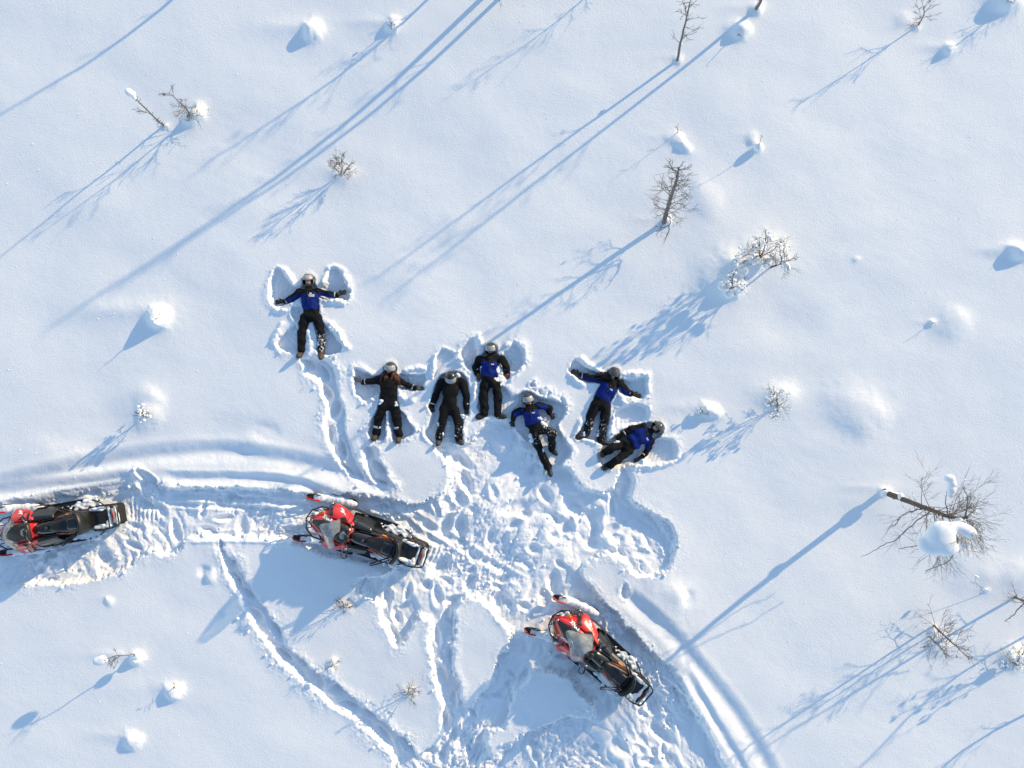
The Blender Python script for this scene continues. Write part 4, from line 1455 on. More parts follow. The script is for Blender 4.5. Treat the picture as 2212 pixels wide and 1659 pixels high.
    for s in (-1, 1):
        bp.tube([(1.30, s * .22, .52), (1.22, s * .20, .36)], .011, 6)
        bp.tube([(1.37, s * .02, .525), (1.12, s * .20, .44)], .011, 6)
    bp.build('front_bumper', M['tubing'], root)
    # front suspension and skis (each ski turns about its spindle)
    for s in (-1, 1):
        sp = empty('ski_leg', (.92, s * .50, .0)) if False else None
        ar = MB()
        for x0 in (.66, 1.08):
            ar.tube([(x0, s * .20, .30), (.92, s * .47, .24)], .013, 6)
            ar.tube([(x0 - .04, s * .24, .42), (.90, s * .455, .34)], .012, 6)
        ar.tube([(.84, s * .25, .36), (.70, s * .40, .30), (.86, s * .46, .28)], .009, 5)
        ar = ar.build('suspension_arm', M['tubing'], root)
        a, b = Vector((.82, s * .22, .60)), Vector((.90, s * .45, .27))
        sh = MB().tube([a, b], .017, 8).build('shock_absorber', M['steel'], root)
        d = (b - a)
        e1 = d.normalized().cross(Vector((1, 0, 0))).normalized()
        e2 = d.normalized().cross(e1)
        MB().tube([a + d * (.08 + .72 * k / 80) + (e1 * math.cos(k * .70) + e2 * math.sin(k * .70)) * .036 for k in range(81)], .0075, 5).build('spring', M['steel'], sh)
        MB().tube([(.93, s * .475, .40), (.92, s * .485, .10)], .024, 8).build('spindle', M['steel'], ar)
        sx = []
        for x, w, z in ((-.46, .050, .055), (-.43, .075, .045), (-.2, .078, .035), (.2, .078, .035), (.42, .076, .06), (.56, .066, .115), (.66, .040, .165), (.70, .012, .18)):
            sx.append((x, w, z))
        sk = MB()
        rings = [[(x, -w, z - .02), (x, w, z - .02), (x, w, z + .035), (x, w - .012, z + .035), (x, w - .014, z), (x, -w + .014, z), (x, -w + .012, z + .035), (x, -w, z + .035)] if w > .03 else
                 [(x, -w, z - .02), (x, w, z - .02), (x, w, z + .02), (x, w * .8, z + .02), (x, w * .7, z + .01), (x, -w * .7, z + .01), (x, -w * .8, z + .02), (x, -w, z + .02)] for x, w, z in sx]
        ski = sk.loft(rings).build('ski', M['black'], root, smooth=False)
        ski.location = (.92, s * .51, 0)
        ski.rotation_euler = (0, 0, R(9))
        lp = [(.69, 0, .19), (.66, .050, .20), (.54, .066, .20), (.40, .064, .155), (.31, .050, .085)]
        MB().tube(lp, [.018, .020, .020, .020, .016], 8).build('ski_loop', M['redd'], ski)
        MB().tube([(p[0], -p[1], p[2]) for p in lp], [.014] * 5, 8).build('ski_rim', M['black'], ski)
        rs = random.Random(3 + s)
        pr = []
        for k in range(9):
            pr.append(('e', (-.36 + .095 * k, rs.uniform(-.02, .02), .055 + rs.uniform(0, .02) + (.05 if k == 8 else 0)), np.eye(3), (.15, .075 + rs.uniform(0, .03), .036 + rs.uniform(0, .014))))
        V, F = implicit(pr, .014, k=.03, wr=.006, wf=26, seed=4 + s)
        link('ski_snow', mesh('ski_snow', V, F, M['clump']), ski)
    # snow lying on boards, deck and rack
    rs = random.Random(11)

    def snowbit(name, cs, k=.03, wr=.010):
        pr = [('e', c, np.eye(3), r) for c, r in cs]
        V, F = implicit(pr, .012, k=k, wr=wr, wf=34, seed=len(cs))
        link(name, mesh(name, V, F, M['clump']), root)
    snowbit('snow_patch', [((-.50 - .10 * k, -.36 + rs.uniform(-.03, .03), .288), (.16, .075 + rs.uniform(0, .03), .013)) for k in range(5)] + [((-.98, -.22, .485), (.10, .05, .03)), ((-1.10, -.21, .485), (.10, .045, .025)), ((-1.22, -.2, .48), (.07, .04, .025))])
    snowbit('snow_patch', [((-.45 - .11 * k, .38 + rs.uniform(-.03, .03), .29), (.15, .06 + rs.uniform(0, .03), .012)) for k in range(5)])
    snowbit('snow_patch', [((-1.05, .20, .49), (.10, .06, .04)), ((-1.16, .21, .49), (.07, .05, .03)), ((-1.28, .19, .48), (.08, .07, .05)), ((-1.30, .12, .475), (.06, .06, .03))])
    snowbit('snow_patch', [((-1.325, -.16 + .08 * k, .475), (.04, .06, .03)) for k in range(5)])
    snowbit('snow_patch', [((-1.455, -.17 + .085 * k, .425), (.055, .075, .03)) for k in range(5)])
    snowbit('snow_patch', [((1.20, -.14, .44), (.07, .06, .05)), ((1.12, -.24, .42), (.06, .05, .04)), ((1.27, -.05, .42), (.05, .06, .04))])
    snowbit('snow_patch', [((1.24, .10, .42), (.05, .06, .04)), ((1.16, .2, .40), (.05, .05, .04))])
    # lettering and emblem (pale decals standing a hair proud of the paint)
    cu = bpy.data.curves.new('lettering', 'FONT')
    cu.body = 'LYNX'
    cu.size = .098
    cu.extrude = .0
    cu.shear = .25
    cu.space_character = 1.05
    cu.offset = .0035
    tmp = bpy.data.objects.new('lettering', cu)
    col.objects.link(tmp)
    dg = bpy.context.evaluated_depsgraph_get()
    tm = bpy.data.meshes.new_from_object(tmp.evaluated_get(dg))
    bpy.data.objects.remove(tmp)
    wid = max(v.co.x for v in tm.vertices)
    for s in (-1, 1):
        me = tm.copy()
        me.materials.clear()
        me.materials.append(M['white'])
        bm = bmesh.new()
        bm.from_mesh(me)
        bmesh.ops.subdivide_edges(bm, edges=bm.edges[:], cuts=1)
        for v in bm.verts:
            a, b = v.co.x / wid, v.co.y
            # reads from the side it faces: letters run along the hood, feet outwards
            x = (.74 - .26 * a) if s < 0 else (.48 + .26 * a)
            x = .76 + .25 * (1 - a) if s > 0 else .76 + .25 * a
            y = .155 + .085 - b
            v.co = hood_pt(x, s * min(y, .9 * lerp_tab(HOOD, x)[0]), .026)
        bmesh.ops.recalc_face_normals(bm, faces=bm.faces)
        bm.to_mesh(me)
        bm.free()
        me.name = 'lettering'
        link('lettering', me, root)
        q = MB()                                             # a crouching-cat style emblem: swept blades
        for u0, v0, uu, vv in ((.34, .62, .16, .10), (.36, .74, .10, .09), (.30, .80, .09, .07), (.52, .60, .05, .05)):
            q.patch(lambda u, v: wing(u0 + uu * u - .03 * v, v0 + vv * v + .05 * u, s, .007), 3, 3, .006)
        q.build('emblem', M['white'], root)
    return root


sled = make_sled()
SL = [sled, copy_tree(sled), copy_tree(sled)]
for o, ((sx, sy), (hx, hy)), lab in zip(SL, SLEDS, (
        'red and black snowmobile cut by the left edge, tail to the right',
        'red and black snowmobile between the left one and the trampled ground, seen from above',
        'red and black snowmobile furthest right and down, skis apart towards the trampled ground')):
    c = W([(sx, sy)])[0]
    o.location = (c[0], c[1], bz(*c) - .125)
    o.rotation_euler = (0, 0, math.atan2(-hy, hx))
    tag(o, lab, 'snowmobile', 'snowmobiles parked along the track')
for ch in SL[2].children:
    if ch.name.startswith('ski') and ch.name.split('.')[0] == 'ski':
        ch.rotation_euler = (0, 0, R(19))
for ch in SL[0].children:
    if ch.name.split('.')[0] == 'ski':
        ch.rotation_euler = (0, 0, R(-6))

# ------------------------------------------------------------------ bare birches, shrubs and twigs
def bend(a, b, n, sag, rnd):
    """A crooked line from a to b; sag lifts (+) or drops (-) its middle."""
    a, b = Vector(a), Vector(b)
    d = b - a
    L = d.length
    o1 = Vector((rnd.uniform(-1, 1), rnd.uniform(-1, 1), rnd.uniform(-1, 1))) * L * .06
    pts = []
    for i in range(n + 1):
        t = i / n
        p = a + d * t + o1 * math.sin(math.pi * t) + Vector((0, 0, sag * L * math.sin(math.pi * t)))
        if 0 < i < n:
            p += Vector((rnd.uniform(-1, 1), rnd.uniform(-1, 1), rnd.uniform(-1, 1))) * L * .022
        pts.append(p)
    return pts


def tree(name, cat, label, stems, rnd_seed, branches=20, blen=.5, t0=.3, sub=5, subl=.45, twig=3, tr=.028, thin=.0055, rise=.35, droop=0.0, barkm='bark', snow=0, snowr=.03,
         clumps=(), limbs=(), group=None, stubs=0, upright=0.0):
    """stems: lists of (px, py, z) the trunk passes; limbs: long single branches given the same way; clumps: (px, py, z, size, parts) snow loads."""
    rnd = random.Random(rnd_seed)
    b = P(*stems[0][0])
    zb = gz(b.x, b.y) - .06
    root = empty(name, (b.x, b.y, zb))
    tag(root, label, cat, group)
    rl = Vector((b.x, b.y, zb))
    tips = []
    br = MB()
    for si, st in enumerate(stems):
        pts = [Vector(P(q[0], q[1], q[2] + zb)) for q in st]
        pts = [Vector(q) for q in chaikin(pts, 2, False)]
        pts[0] = pts[0] - Vector((0, 0, .1))
        n = len(pts)
        q = [p + Vector((rnd.uniform(-1, 1), rnd.uniform(-1, 1), 0)) * .006 * (0 < i < n - 1) for i, p in enumerate(pts)]
        r0 = tr * (1 if si == 0 else .7)
        MB().tube([p - rl for p in q], [r0 * (1 - .72 * i / (n - 1)) for i in range(n)], 8).build('trunk', M[barkm], root)
        L = sum((q[i + 1] - q[i]).length for i in range(n - 1))
        nb = max(1, int(branches * (1 if si == 0 else .6)))
        for k in range(nb):
            t = t0 + (1 - t0) * ((k + rnd.random()) / nb)
            f = t * (n - 1)
            i = min(n - 2, int(f))
            p = q[i].lerp(q[i + 1], f - i)
            ax = (q[i + 1] - q[i]).normalized()
            a = rnd.uniform(0, 2 * math.pi)
            side = Vector((math.cos(a), math.sin(a), 0))
            side = (side - ax * side.dot(ax))
            side = side.normalized() if side.length > .1 else Vector((0, 1, 0))
            d = (side + ax * rnd.uniform(rise * .4, rise * 1.4) + Vector((0, 0, upright))).normalized()
            bl = blen * (1.15 - .75 * max(0, (t - t0) / (1 - t0)) ** 1.5) * rnd.uniform(.55, 1.1)
            e = p + d * bl - Vector((0, 0, droop * bl))
            bp = bend(p, e, 4, .06, rnd)
            br.tube([v - rl for v in bp], [min(r0 * .28, .009), min(r0 * .2, .007), thin * 1.3, thin * 1.0, thin * .7], 4, cap=False)
            tips.append(bp[-1])
            for _ in range(sub):
                u = rnd.uniform(.25, .98)
                i2 = min(3, int(u * 4))
                p2 = bp[i2].lerp(bp[i2 + 1], u * 4 - i2)
                d2 = (d + Vector((rnd.uniform(-1, 1), rnd.uniform(-1, 1), rnd.uniform(-.5, .8))) * .95).normalized()
                l2 = bl * subl * rnd.uniform(.5, 1.2)
                b2 = bend(p2, p2 + d2 * l2 - Vector((0, 0, droop * l2)), 3, .05, rnd)
                br.tube([v - rl for v in b2], [thin * 1.0, thin * .9, thin * .75, thin * .5], 3, cap=False)
                tips.append(b2[-1])
                for _ in range(twig):
                    u = rnd.uniform(.2, 1)
                    i3 = min(2, int(u * 3))
                    p3 = b2[i3].lerp(b2[i3 + 1], u * 3 - i3)
                    d3 = (d2 + Vector((rnd.uniform(-1, 1), rnd.uniform(-1, 1), rnd.uniform(-.4, .7))) * .9).normalized()
                    l3 = l2 * rnd.uniform(.3, .7)
                    b3 = bend(p3, p3 + d3 * l3, 2, .05, rnd)
                    br.tube([v - rl for v in b3], [thin * .7, thin * .6, thin * .4], 3, cap=False)
                    tips.append(b3[-1])
        if stubs:
            for k in range(stubs):
                f = rnd.uniform(.05, .98) * (n - 1)
                i = min(n - 2, int(f))
                p = q[i].lerp(q[i + 1], f - i)
                a = rnd.uniform(0, 6.28)
                br.tube([p - rl, p - rl + Vector((math.cos(a), math.sin(a), .4)) * rnd.uniform(.03, .09)], [r0 * .35, r0 * .2], 4)
    for lb in limbs:
        pts = [Vector(P(x, y, z + zb)) for x, y, z in lb]
        pts = [Vector(v) + Vector((rnd.uniform(-1, 1), rnd.uniform(-1, 1), rnd.uniform(-1, 1))) * .012 for v in chaikin(pts, 2, False)]
        m = len(pts)
        br.tube([v - rl for v in pts], [.014 * (1 - .7 * i / m) for i in range(m)], 5, cap=False)
        for k in range(10):
            i = rnd.randrange(2, m)
            d = Vector((rnd.uniform(-1, 1), rnd.uniform(-1, 1), rnd.uniform(-.3, .6))).normalized()
            br.tube([v - rl for v in bend(pts[i], pts[i] + d * rnd.uniform(.05, .16), 2, .05, rnd)], [thin, thin * .8, thin * .5], 3, cap=False)
    if br.v:
        br.build('crown', M['twig'], root)
    if snow:
        sb = MB()
        for p in rnd.sample(tips, min(snow, len(tips))):
            r = snowr * rnd.uniform(.5, 1.3)
            sb.ellipsoid(p - rl + Vector((0, 0, r * .2)), (r * rnd.uniform(.7, 1), r * rnd.uniform(.7, 1.2), r * rnd.uniform(.8, 1.3)), 8, 6, jitter=.10, rnd=rnd)
        o = sb.build('snow_balls', M['clump'], root)
        o['kind'] = 'stuff'
    for (x, y, z, size, cs) in clumps:
        c = Vector(P(x, y, z + zb))
        pr = [('e', tuple(c + Vector(o) * size), np.eye(3), tuple(np.array(r) * size)) for o, r in cs]
        V, F = implicit(pr, max(.007, size / 16), k=.14 * size, wr=.03 * size, wf=2.4 / size, seed=int(x))
        link('snow_clump', mesh('snow_clump', V - np.array(rl), F, M['clump']), root)
    return root


BLOB = [((0, 0, 0), (.8, .7, .5)), ((.3, .25, .12), (.5, .5, .4)), ((-.35, -.15, .05), (.5, .45, .4))]
G1, G2 = 'bare trees standing in the snow', 'bushes poking out of the snow'
# upper left
tree('sapling', 'tree', 'thin bent sapling with one snow ball on its tip, upper left', [[(355, 272, 0), (338, 258, .45), (308, 228, 1.2), (292, 213, 1.55)]], 1, branches=0, tr=.024, stubs=34, barkm='birch',
     clumps=[(283, 203, 1.62, .13, [((0, 0, 0), (.75, .55, .6)), ((-.35, .3, .08), (.55, .55, .55)), ((.55, -.6, -.2), (.28, .3, .3))])], group=G1)
tree('bush', 'bush', 'leafless bush leaning left beside the ball-tipped sapling', [[(409, 251, 0), (407, 240, .25), (390, 222, .75), (365, 200, 1.15)], [(402, 256, 0), (408, 244, .22)]], 2, branches=17, blen=.42, t0=.15, sub=4, twig=3, tr=.018, thin=.0034, rise=.6, group=G2)
tree('bush', 'bush', 'rounded leafless bush above the uppermost snow angel', [[(737, 377, 0), (739, 362, .25), (737, 340, .75)], [(735, 377, 0), (722, 360, .6)], [(740, 377, 0), (757, 355, .6)]], 3, branches=13, blen=.34, t0=.1, sub=6, twig=4, tr=.014, thin=.0034, rise=.7, upright=.5, group=G2)
# top edge
tree('birch_tree', 'tree', 'slender dark birch leaning to the top edge, right of centre', [[(1463, 132, 0), (1467, 108, .5), (1475, 70, 1.2), (1484, 35, 1.9), (1490, 5, 2.4)]], 4, branches=17, blen=.33, t0=.35, sub=4, twig=3, tr=.034, thin=.0031, rise=.5, barkm='birch', group=G1,
     clumps=[(1470, 96, .62, .06, BLOB)])
tree('birch_tree', 'tree', 'dark tree cut by the top edge with long shadow past the birch', [[(1633, 20, 0), (1642, 5, .6), (1660, -40, 1.8), (1672, -75, 2.8)]], 5, branches=20, blen=.4, t0=.5, sub=3, twig=3, tr=.045, thin=.0045, rise=.5, barkm='birch', group=G1)
tree('sapling', 'tree', 'small crooked sapling at the top edge towards the right corner', [[(1983, 56, 0), (1990, 44, .25), (1997, 30, .55), (1994, 12, .95)]], 6, branches=15, blen=.38, t0=.25, sub=4, twig=3, tr=.018, thin=.0034, rise=.6, group=G1)
tree('twig', 'twig', 'dry twig in the snow drift at the top right corner', [[(2186, 4, 0.05), (2176, 3, .2)]], 7, branches=4, blen=.14, t0=.2, sub=2, twig=0, tr=.010, thin=.0034, group=G2)
tree('birch_tree', 'tree', 'dense twiggy birch with thick dark trunk, middle right', [[(1434, 482, 0), (1437, 468, .35), (1444, 445, .95), (1452, 418, 1.75), (1462, 388, 2.6), (1466, 362, 3.2)]], 8, branches=46, blen=.5, t0=.2, sub=5, twig=4, tr=.062, thin=.0031, rise=.45, droop=.12, barkm='birch', snow=14, snowr=.016, group=G1,
     limbs=[[(1440, 462, .6), (1449, 472, .5), (1447, 487, .4), (1430, 492, .35), (1415, 488, .4)], [(1446, 486, .42), (1445, 502, .4), (1438, 512, .42), (1435, 525, .45)]],
     clumps=[(1443, 478, .07, .12, [((0, 0, 0), (.8, .7, .4)), ((-.4, .3, 0), (.5, .5, .35))])])
tree('twig', 'twig', 'thin upright twig on the drift above the twiggy birch', [[(1463, 288, .05), (1465, 280, .3), (1464, 272, .5)]], 9, branches=5, blen=.14, t0=.3, sub=1, twig=0, tr=.009, thin=.0035, rise=.8, group=G2)
tree('twig', 'twig', 'short stem wearing a round snow cap with one bare shoot', [[(1637, 322, 0), (1640, 312, .25), (1645, 292, .55)]], 10, branches=3, blen=.10, t0=.7, sub=0, twig=0, tr=.010, thin=.0045, rise=.6, group=G2,
     clumps=[(1638, 318, .10, .115, [((0, 0, 0), (.85, .85, .75)), ((.2, .2, .2), (.6, .6, .5))])])
# snow-laden bushes, middle right
tree('bush', 'bush', 'wide bush hung with snow balls, uppermost of the snowy bushes', [[(1640, 556, 0.02), (1650, 545, .3), (1655, 510, 1.1)], [(1642, 557, 0), (1615, 548, .7)], [(1640, 557, 0), (1672, 540, .8)], [(1640, 558, 0), (1640, 520, .9)]], 11,
     branches=15, blen=.5, t0=.1, sub=5, twig=2, tr=.02, thin=.0031, rise=.8, snow=85, snowr=.034, group=G2,
     clumps=[(1628, 560, .15, .16, BLOB), (1655, 566, .12, .14, BLOB), (1600, 585, .06, .2, BLOB)])
tree('sapling', 'tree', 'short leaning sapling with a snow lump on its bend', [[(1663, 578, 0), (1675, 574, .3), (1692, 568, .55), (1704, 562, .8)]], 12, branches=14, blen=.5, t0=.35, sub=4, twig=3, tr=.028, thin=.0034, rise=.7, group=G1,
     clumps=[(1698, 574, .62, .13, [((-.3, .4, 0), (.5, .5, .4)), ((.1, .0, 0), (.5, .5, .45)), ((.45, -.55, 0), (.35, .5, .35))])], limbs=[[(1690, 570, .5), (1684, 545, .7), (1686, 520, .95)]])
tree('bush', 'bush', 'small dense snowy bush on a mound below the wide one', [[(1580, 622, .12), (1582, 610, .4), (1584, 596, .7)], [(1579, 622, .12), (1568, 622, .45)], [(1582, 622, .12), (1600, 614, .5)]], 13, branches=12, blen=.28, t0=.1, sub=5, twig=2, tr=.016, thin=.0034, rise=.7, upright=.3, snow=45, snowr=.03, group=G2,
     clumps=[(1563, 617, .16, .16, BLOB), (1575, 636, .14, .12, BLOB)])
tree('bush', 'bush', 'round snow-balled bush right of the group of people', [[(1680, 876, .05), (1678, 862, .3), (1672, 848, .6)], [(1681, 877, .05), (1700, 865, .5)], [(1680, 878, .05), (1660, 872, .5)], [(1680, 878, .05), (1680, 895, .4)]], 14,
     branches=11, blen=.33, t0=.1, sub=5, twig=2, tr=.014, thin=.0034, rise=.8, snow=70, snowr=.026, group=G2)
tree('bush', 'bush', 'little twiggy clump half buried in the drift nearest the lying people', [[(1517, 893, .02), (1516, 884, .25)], [(1520, 894, .02), (1527, 886, .25)]], 15, branches=7, blen=.18, t0=.1, sub=3, twig=1, tr=.010, thin=.0034, snow=10, snowr=.025, rise=.7, group=G2,
     clumps=[(1532, 887, .16, .15, [((0, 0, 0), (.9, .5, .4)), ((-.5, .4, 0), (.4, .5, .35)), ((.7, -.3, -.05), (.5, .35, .3))])])
tree('twig', 'twig', 'tiny lone twig stub in the open snow on the right', [[(2014, 699, 0), (2018, 697, .22)]], 16, branches=3, blen=.08, t0=.4, sub=0, twig=0, tr=.010, thin=.0034, group=G2)
# the big leaning tree
tree('birch_tree', 'tree', 'large tree leaning right with a huge snow load on its crown', [[(1910, 1061, 0), (1925, 1069, .35), (1950, 1078, .9), (1985, 1092, 1.5), (2027, 1108, 2.1), (2056, 1119, 2.45), (2088, 1119, 2.65)]], 17,
     branches=44, blen=.95, t0=.5, sub=6, subl=.5, twig=5, tr=.082, thin=.0031, rise=.55, droop=.1, snow=70, snowr=.02, group=G1, stubs=30, barkm='bark',
     limbs=[[(2012, 1104, 1.8), (1985, 1122, 1.5), (1962, 1140, 1.25), (1935, 1168, 1.0), (1905, 1178, .8), (1885, 1192, .65), (1861, 1202, .55)], [(2000, 1098, 1.65), (1975, 1103, 1.35), (1958, 1108, 1.2), (1942, 1118, 1.0), (1935, 1134, .9), (1922, 1138, .8)],
            [(2050, 1115, 2.3), (2042, 1090, 2.3), (2046, 1062, 2.3)], [(2040, 1165, 2.1), (1985, 1180, 2.0), (1940, 1185, 2.0)], [(2060, 1130, 2.4), (2070, 1180, 2.3), (2050, 1215, 2.2), (2000, 1232, 2.1)], [(2085, 1120, 2.6), (2092, 1085, 2.7), (2080, 1050, 2.7)]],
     clumps=[(2032, 1166, 2.95, .42, [((0, .1, 0), (.72, .62, .42)), ((.1, .45, .06), (.62, .45, .36)), ((-.35, -.32, -.1), (.62, .42, .34)), ((.25, -.35, -.06), (.6, .42, .36)), ((.72, .62, .05), (.5, .28, .28)), ((1.12, .45, .0), (.42, .30, .26)), ((1.42, .28, -.06), (.26, .24, .22)), ((-.78, -.15, -.14), (.22, .28, .22))]),
             (2053, 1046, 2.75, .16, [((-.1, .7, 0), (.7, .5, .5)), ((.2, .1, 0), (.6, .6, .5)), ((.1, -.7, 0), (.55, .6, .45)), ((0, -1.3, 0), (.35, .4, .35))]),
             (1918, 1064, .22, .15, [((0, 0, 0), (.9, .5, .5)), ((.9, -.35, .3), (.8, .45, .45)), ((-.5, -.2, -.2), (.5, .5, .4))]), (1946, 1073, .85, .11, [((0, 0, 0), (.6, .8, .6)), ((.35, -.5, .2), (.5, .6, .5))]),
             (2085, 1176, 2.45, .12, BLOB), (2070, 1128, 2.62, .12, BLOB)])
# lower right
tree('twig', 'twig', 'thin arching stem with a few buds below the snow-loaded tree', [[(2137, 1279, 0), (2128, 1272, .2), (2113, 1266, .42), (2107, 1256, .5)]], 18, branches=6, blen=.2, t0=.5, sub=1, twig=0, tr=.008, thin=.0034, rise=.6, snow=5, snowr=.03, group=G2)
tree('birch_tree', 'tree', 'bare tree cut by the right edge below the snow-loaded one', [[(2193, 1290, 0), (2200, 1293, .45), (2222, 1302, 1.2), (2250, 1312, 2.0)]], 19, branches=18, blen=.5, t0=.25, sub=4, twig=3, tr=.036, thin=.0031, rise=.4, droop=.1, group=G1, limbs=[[(2215, 1300, 1.0), (2200, 1315, .9), (2188, 1330, .8), (2170, 1343, .7)]])
tree('sapling', 'tree', 'fan-shaped leafless sapling in the lower right, two stems', [[(2016, 1350, 0), (2026, 1360, .45), (2045, 1378, 1.1), (2062, 1392, 1.65), (2072, 1402, 1.9)], [(2006, 1373, 0), (2018, 1386, .6), (2028, 1395, .9)]], 20, branches=26, blen=.58, t0=.15, sub=5, twig=3, tr=.026, thin=.0031, rise=.6, snow=35, snowr=.014, group=G1)
tree('bush', 'bush', 'snowy bush half cut by the lower right edge', [[(2195, 1435, .05), (2200, 1425, .4), (2210, 1410, .8)], [(2194, 1436, .05), (2180, 1425, .5)], [(2196, 1437, .05), (2225, 1435, .6)]], 21, branches=10, blen=.4, t0=.1, sub=4, twig=2, tr=.016, thin=.0034, rise=.8, snow=35, snowr=.025, group=G2,
     clumps=[(2205, 1425, .2, .16, BLOB)])
# lower left
tree('sapling', 'tree', 'bowed sapling with snow lumps at both ends, lower left', [[(293, 1420, .05), (290, 1412, .45), (272, 1416, .75), (250, 1416, .85), (236, 1422, .8)]], 22, branches=12, blen=.24, t0=.55, sub=3, twig=2, tr=.017, thin=.0038, rise=.5, barkm='birch', group=G1,
     clumps=[(217, 1427, .72, .2, [((0, 0, 0), (.8, .5, .45)), ((.3, .25, .1), (.45, .4, .35)), ((-.4, -.1, 0), (.45, .4, .35))]), (293, 1418, .28, .13, BLOB)])
tree('twig', 'twig', 'short forked twig on the snow mound, bottom left', [[(374, 1486, .12), (378, 1478, .35)], [(374, 1487, .12), (384, 1481, .3)]], 23, branches=4, blen=.14, t0=.3, sub=1, twig=0, tr=.008, thin=.0035, group=G2)
tree('bush', 'bush', 'sparse twiggy bush under the middle snowmobile', [[(741, 1313, 0), (742, 1305, .25), (738, 1296, .5)], [(742, 1314, 0), (752, 1304, .35)], [(740, 1314, 0), (730, 1310, .4)]], 24, branches=10, blen=.26, t0=.1, sub=4, twig=2, tr=.012, thin=.0038, rise=.7, upright=.3, group=G2)
tree('bush', 'bush', 'small twig clump with a snow lump beside the lower foot trail', [[(716, 1440, .05), (720, 1430, .35)], [(715, 1441, .05), (706, 1438, .3)]], 25, branches=8, blen=.2, t0=.1, sub=3, twig=1, tr=.011, thin=.0038, rise=.7, group=G2, clumps=[(714, 1449, .2, .11, BLOB)])
tree('bush', 'bush', 'round bare bush between the two foot trails, bottom centre', [[(880, 1502, 0), (882, 1492, .3), (885, 1480, .5)], [(879, 1503, 0), (862, 1496, .4)], [(882, 1503, 0), (900, 1492, .4)]], 26, branches=11, blen=.28, t0=.1, sub=4, twig=2, tr=.012, thin=.0038, rise=.8, group=G2)
tree('bush', 'bush', 'snow-balled bush on the drift at the left above the track', [[(310, 897, .1), (309, 890, .3), (305, 880, .5)], [(312, 898, .1), (322, 890, .4)], [(309, 899, .1), (298, 896, .35)]], 27, branches=9, blen=.2, t0=.1, sub=4, twig=1, tr=.013, thin=.0045, rise=.8, snow=42, snowr=.028, group=G2)
tree('twig', 'twig', 'two bare shoots in the large drift left of the uppermost angel', [[(343, 680, .25), (345, 672, .5)], [(337, 688, .2), (334, 687, .38)]], 28, branches=2, blen=.08, t0=.5, sub=0, twig=0, tr=.009, thin=.0034, group=G2)
tree('twig', 'twig', 'dark twig tips in the drift at the top, left of centre', [[(844, 52, .1), (847, 46, .3)], [(845, 58, .1), (842, 55, .26)]], 29, branches=5, blen=.1, t0=.2, sub=2, twig=0, tr=.011, thin=.0045, snow=5, snowr=.02, group=G2)
tree('twig', 'twig', 'single dark twig under the rounded drift near the top edge', [[(1596, 74, .06), (1601, 78, .2)]], 30, branches=1, blen=.08, t0=.5, sub=0, twig=0, tr=.010, thin=.0034, group=G2)
tree('twig', 'twig', 'faint twig by the foot trail below the uppermost angel', [[(645, 845, 0), (652, 841, .1)]], 31, branches=2, blen=.1, t0=.3, sub=0, twig=0, tr=.005, thin=.003, group=G2)
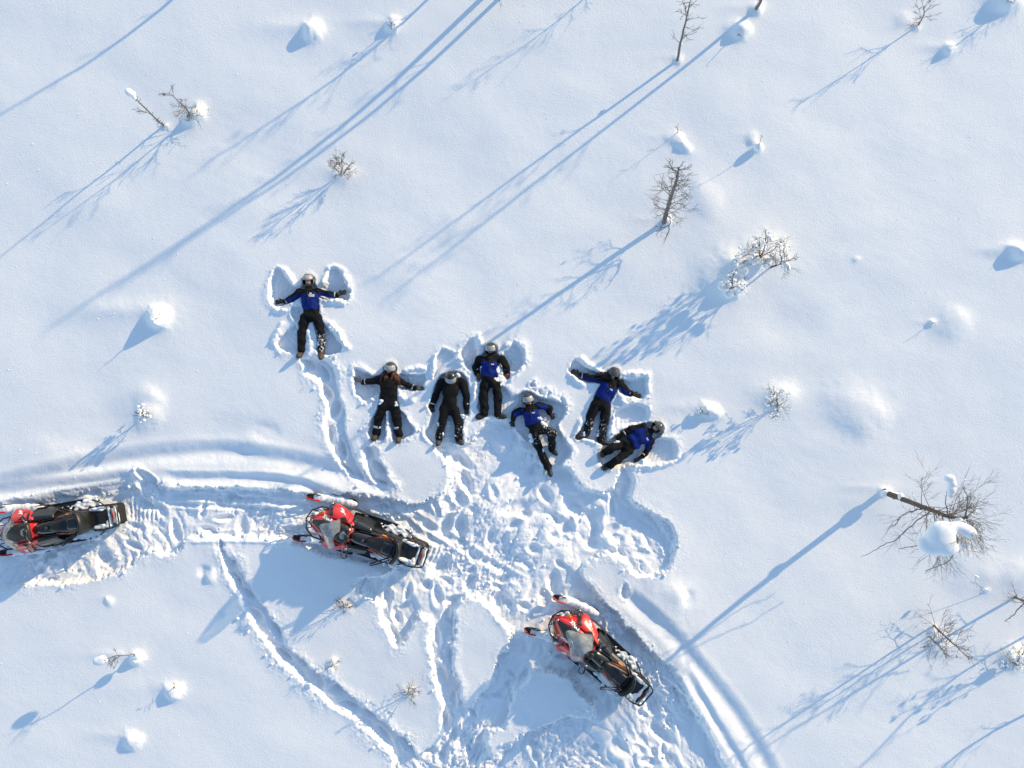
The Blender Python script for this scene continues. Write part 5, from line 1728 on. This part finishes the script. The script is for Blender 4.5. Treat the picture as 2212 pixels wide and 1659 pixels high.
# trees just beyond the top and right edges whose long shadows lie across the snow
for k, (x, y, h, bl, nb, tr_) in enumerate([(545, -180, 2.4, .3, 10, .05), (1075, -35, 3.7, .42, 22, .06), (1118, -40, 3.3, .4, 18, .05), (985, -60, 2.1, .45, 26, .035), (1320, -55, 1.35, .42, 20, .018), (2240, -35, .9, .4, 16, .02), (2300, 1500, 2.2, .5, 22, .035), (2260, 1350, 1.9, .45, 20, .03)]):
    b_ = P(x, y, 0)
    lean = Vector((.15, .1))
    k2 = HC / (HC - h)
    tree('birch_tree', 'tree', ['tree beyond the upper left of the view, seen by its shadow', 'tall tree beyond the top of the view casting the longest shadow', 'tall tree beside the tallest one beyond the top of the view', 'broad tree beyond the top of the view, left of the tallest',
                               'small tree beyond the top of the view, right of the tallest', 'sapling beyond the upper right corner of the view', 'tree beyond the lower right edge of the view', 'tree beyond the right edge beside the cut tree'][k],
         [[(x, y, 0), (x + .004 * h * (x - 1106), y + .004 * h * (y - 830), h * .4), (1106 + (x + 6 - 1106) * k2, 829.5 + (y - 5 - 829.5) * k2, h)]], 40 + k, branches=nb, blen=bl, t0=.3, sub=4, twig=2, tr=tr_, thin=.0032, rise=.5, barkm='birch', group='trees beyond the edge of the view')

# ------------------------------------------------------------------ loose snow and glittering crystals
rs = random.Random(77)
cm = MB()
k = 0
while k < 2600:
    x, y = rs.uniform(-12.2, 4.6), rs.uniform(-9.2, 2.9)
    iy, ix = int(np.searchsorted(GY, y)), int(np.searchsorted(GX, x))
    k += 1
    if not (TRA[iy, ix] > .3 or RIM[iy, ix] > .008) or rs.random() > (.8 if RIM[iy, ix] > .008 else .4):
        continue
    r = rs.choice((.010, .014, .018, .026, .038)) * rs.uniform(.7, 1.2)
    cm.ellipsoid((x, y, HH[iy, ix] + r * .25), (r * rs.uniform(.8, 1.4), r * rs.uniform(.7, 1.1), r * rs.uniform(.6, .9)), 7, 5, rot=Matrix.Rotation(rs.uniform(0, 3.1), 3, 'Z'), jitter=.22, rnd=rs)
o = cm.build('loose_snow', M['clump'])
o['kind'] = 'stuff'
o['label'] = 'crumbs of loose snow scattered over the trampled ground'
gl = MB()
f = SUN.normalized()
for k in range(520):
    x, y = rs.uniform(-12.3, 12.3), rs.uniform(-9.3, 9.3)
    iy, ix = int(np.searchsorted(GY, y)), int(np.searchsorted(GX, x))
    if INS[iy, ix] > .1:
        continue
    n_ = (f + Vector((rs.uniform(-.25, .25), rs.uniform(-.25, .25), rs.uniform(.2, .6)))).normalized()
    a = n_.cross(Vector((0, 0, 1))).normalized()
    b = n_.cross(a)
    r = rs.choice((.004, .005, .006, .008, .011))
    c = Vector((x, y, HH[iy, ix] + r * .9))
    gl.add([c + a * r, c + b * r, c - a * r, c - b * r, c - n_ * r * .3], [(0, 1, 2, 3), (0, 4, 1), (1, 4, 2), (2, 4, 3), (3, 4, 0)])
o = gl.build('ice_crystals', M['crystal'], smooth=False)
o['kind'] = 'stuff'
o['label'] = 'tiny ice crystals glinting on the untouched snow'
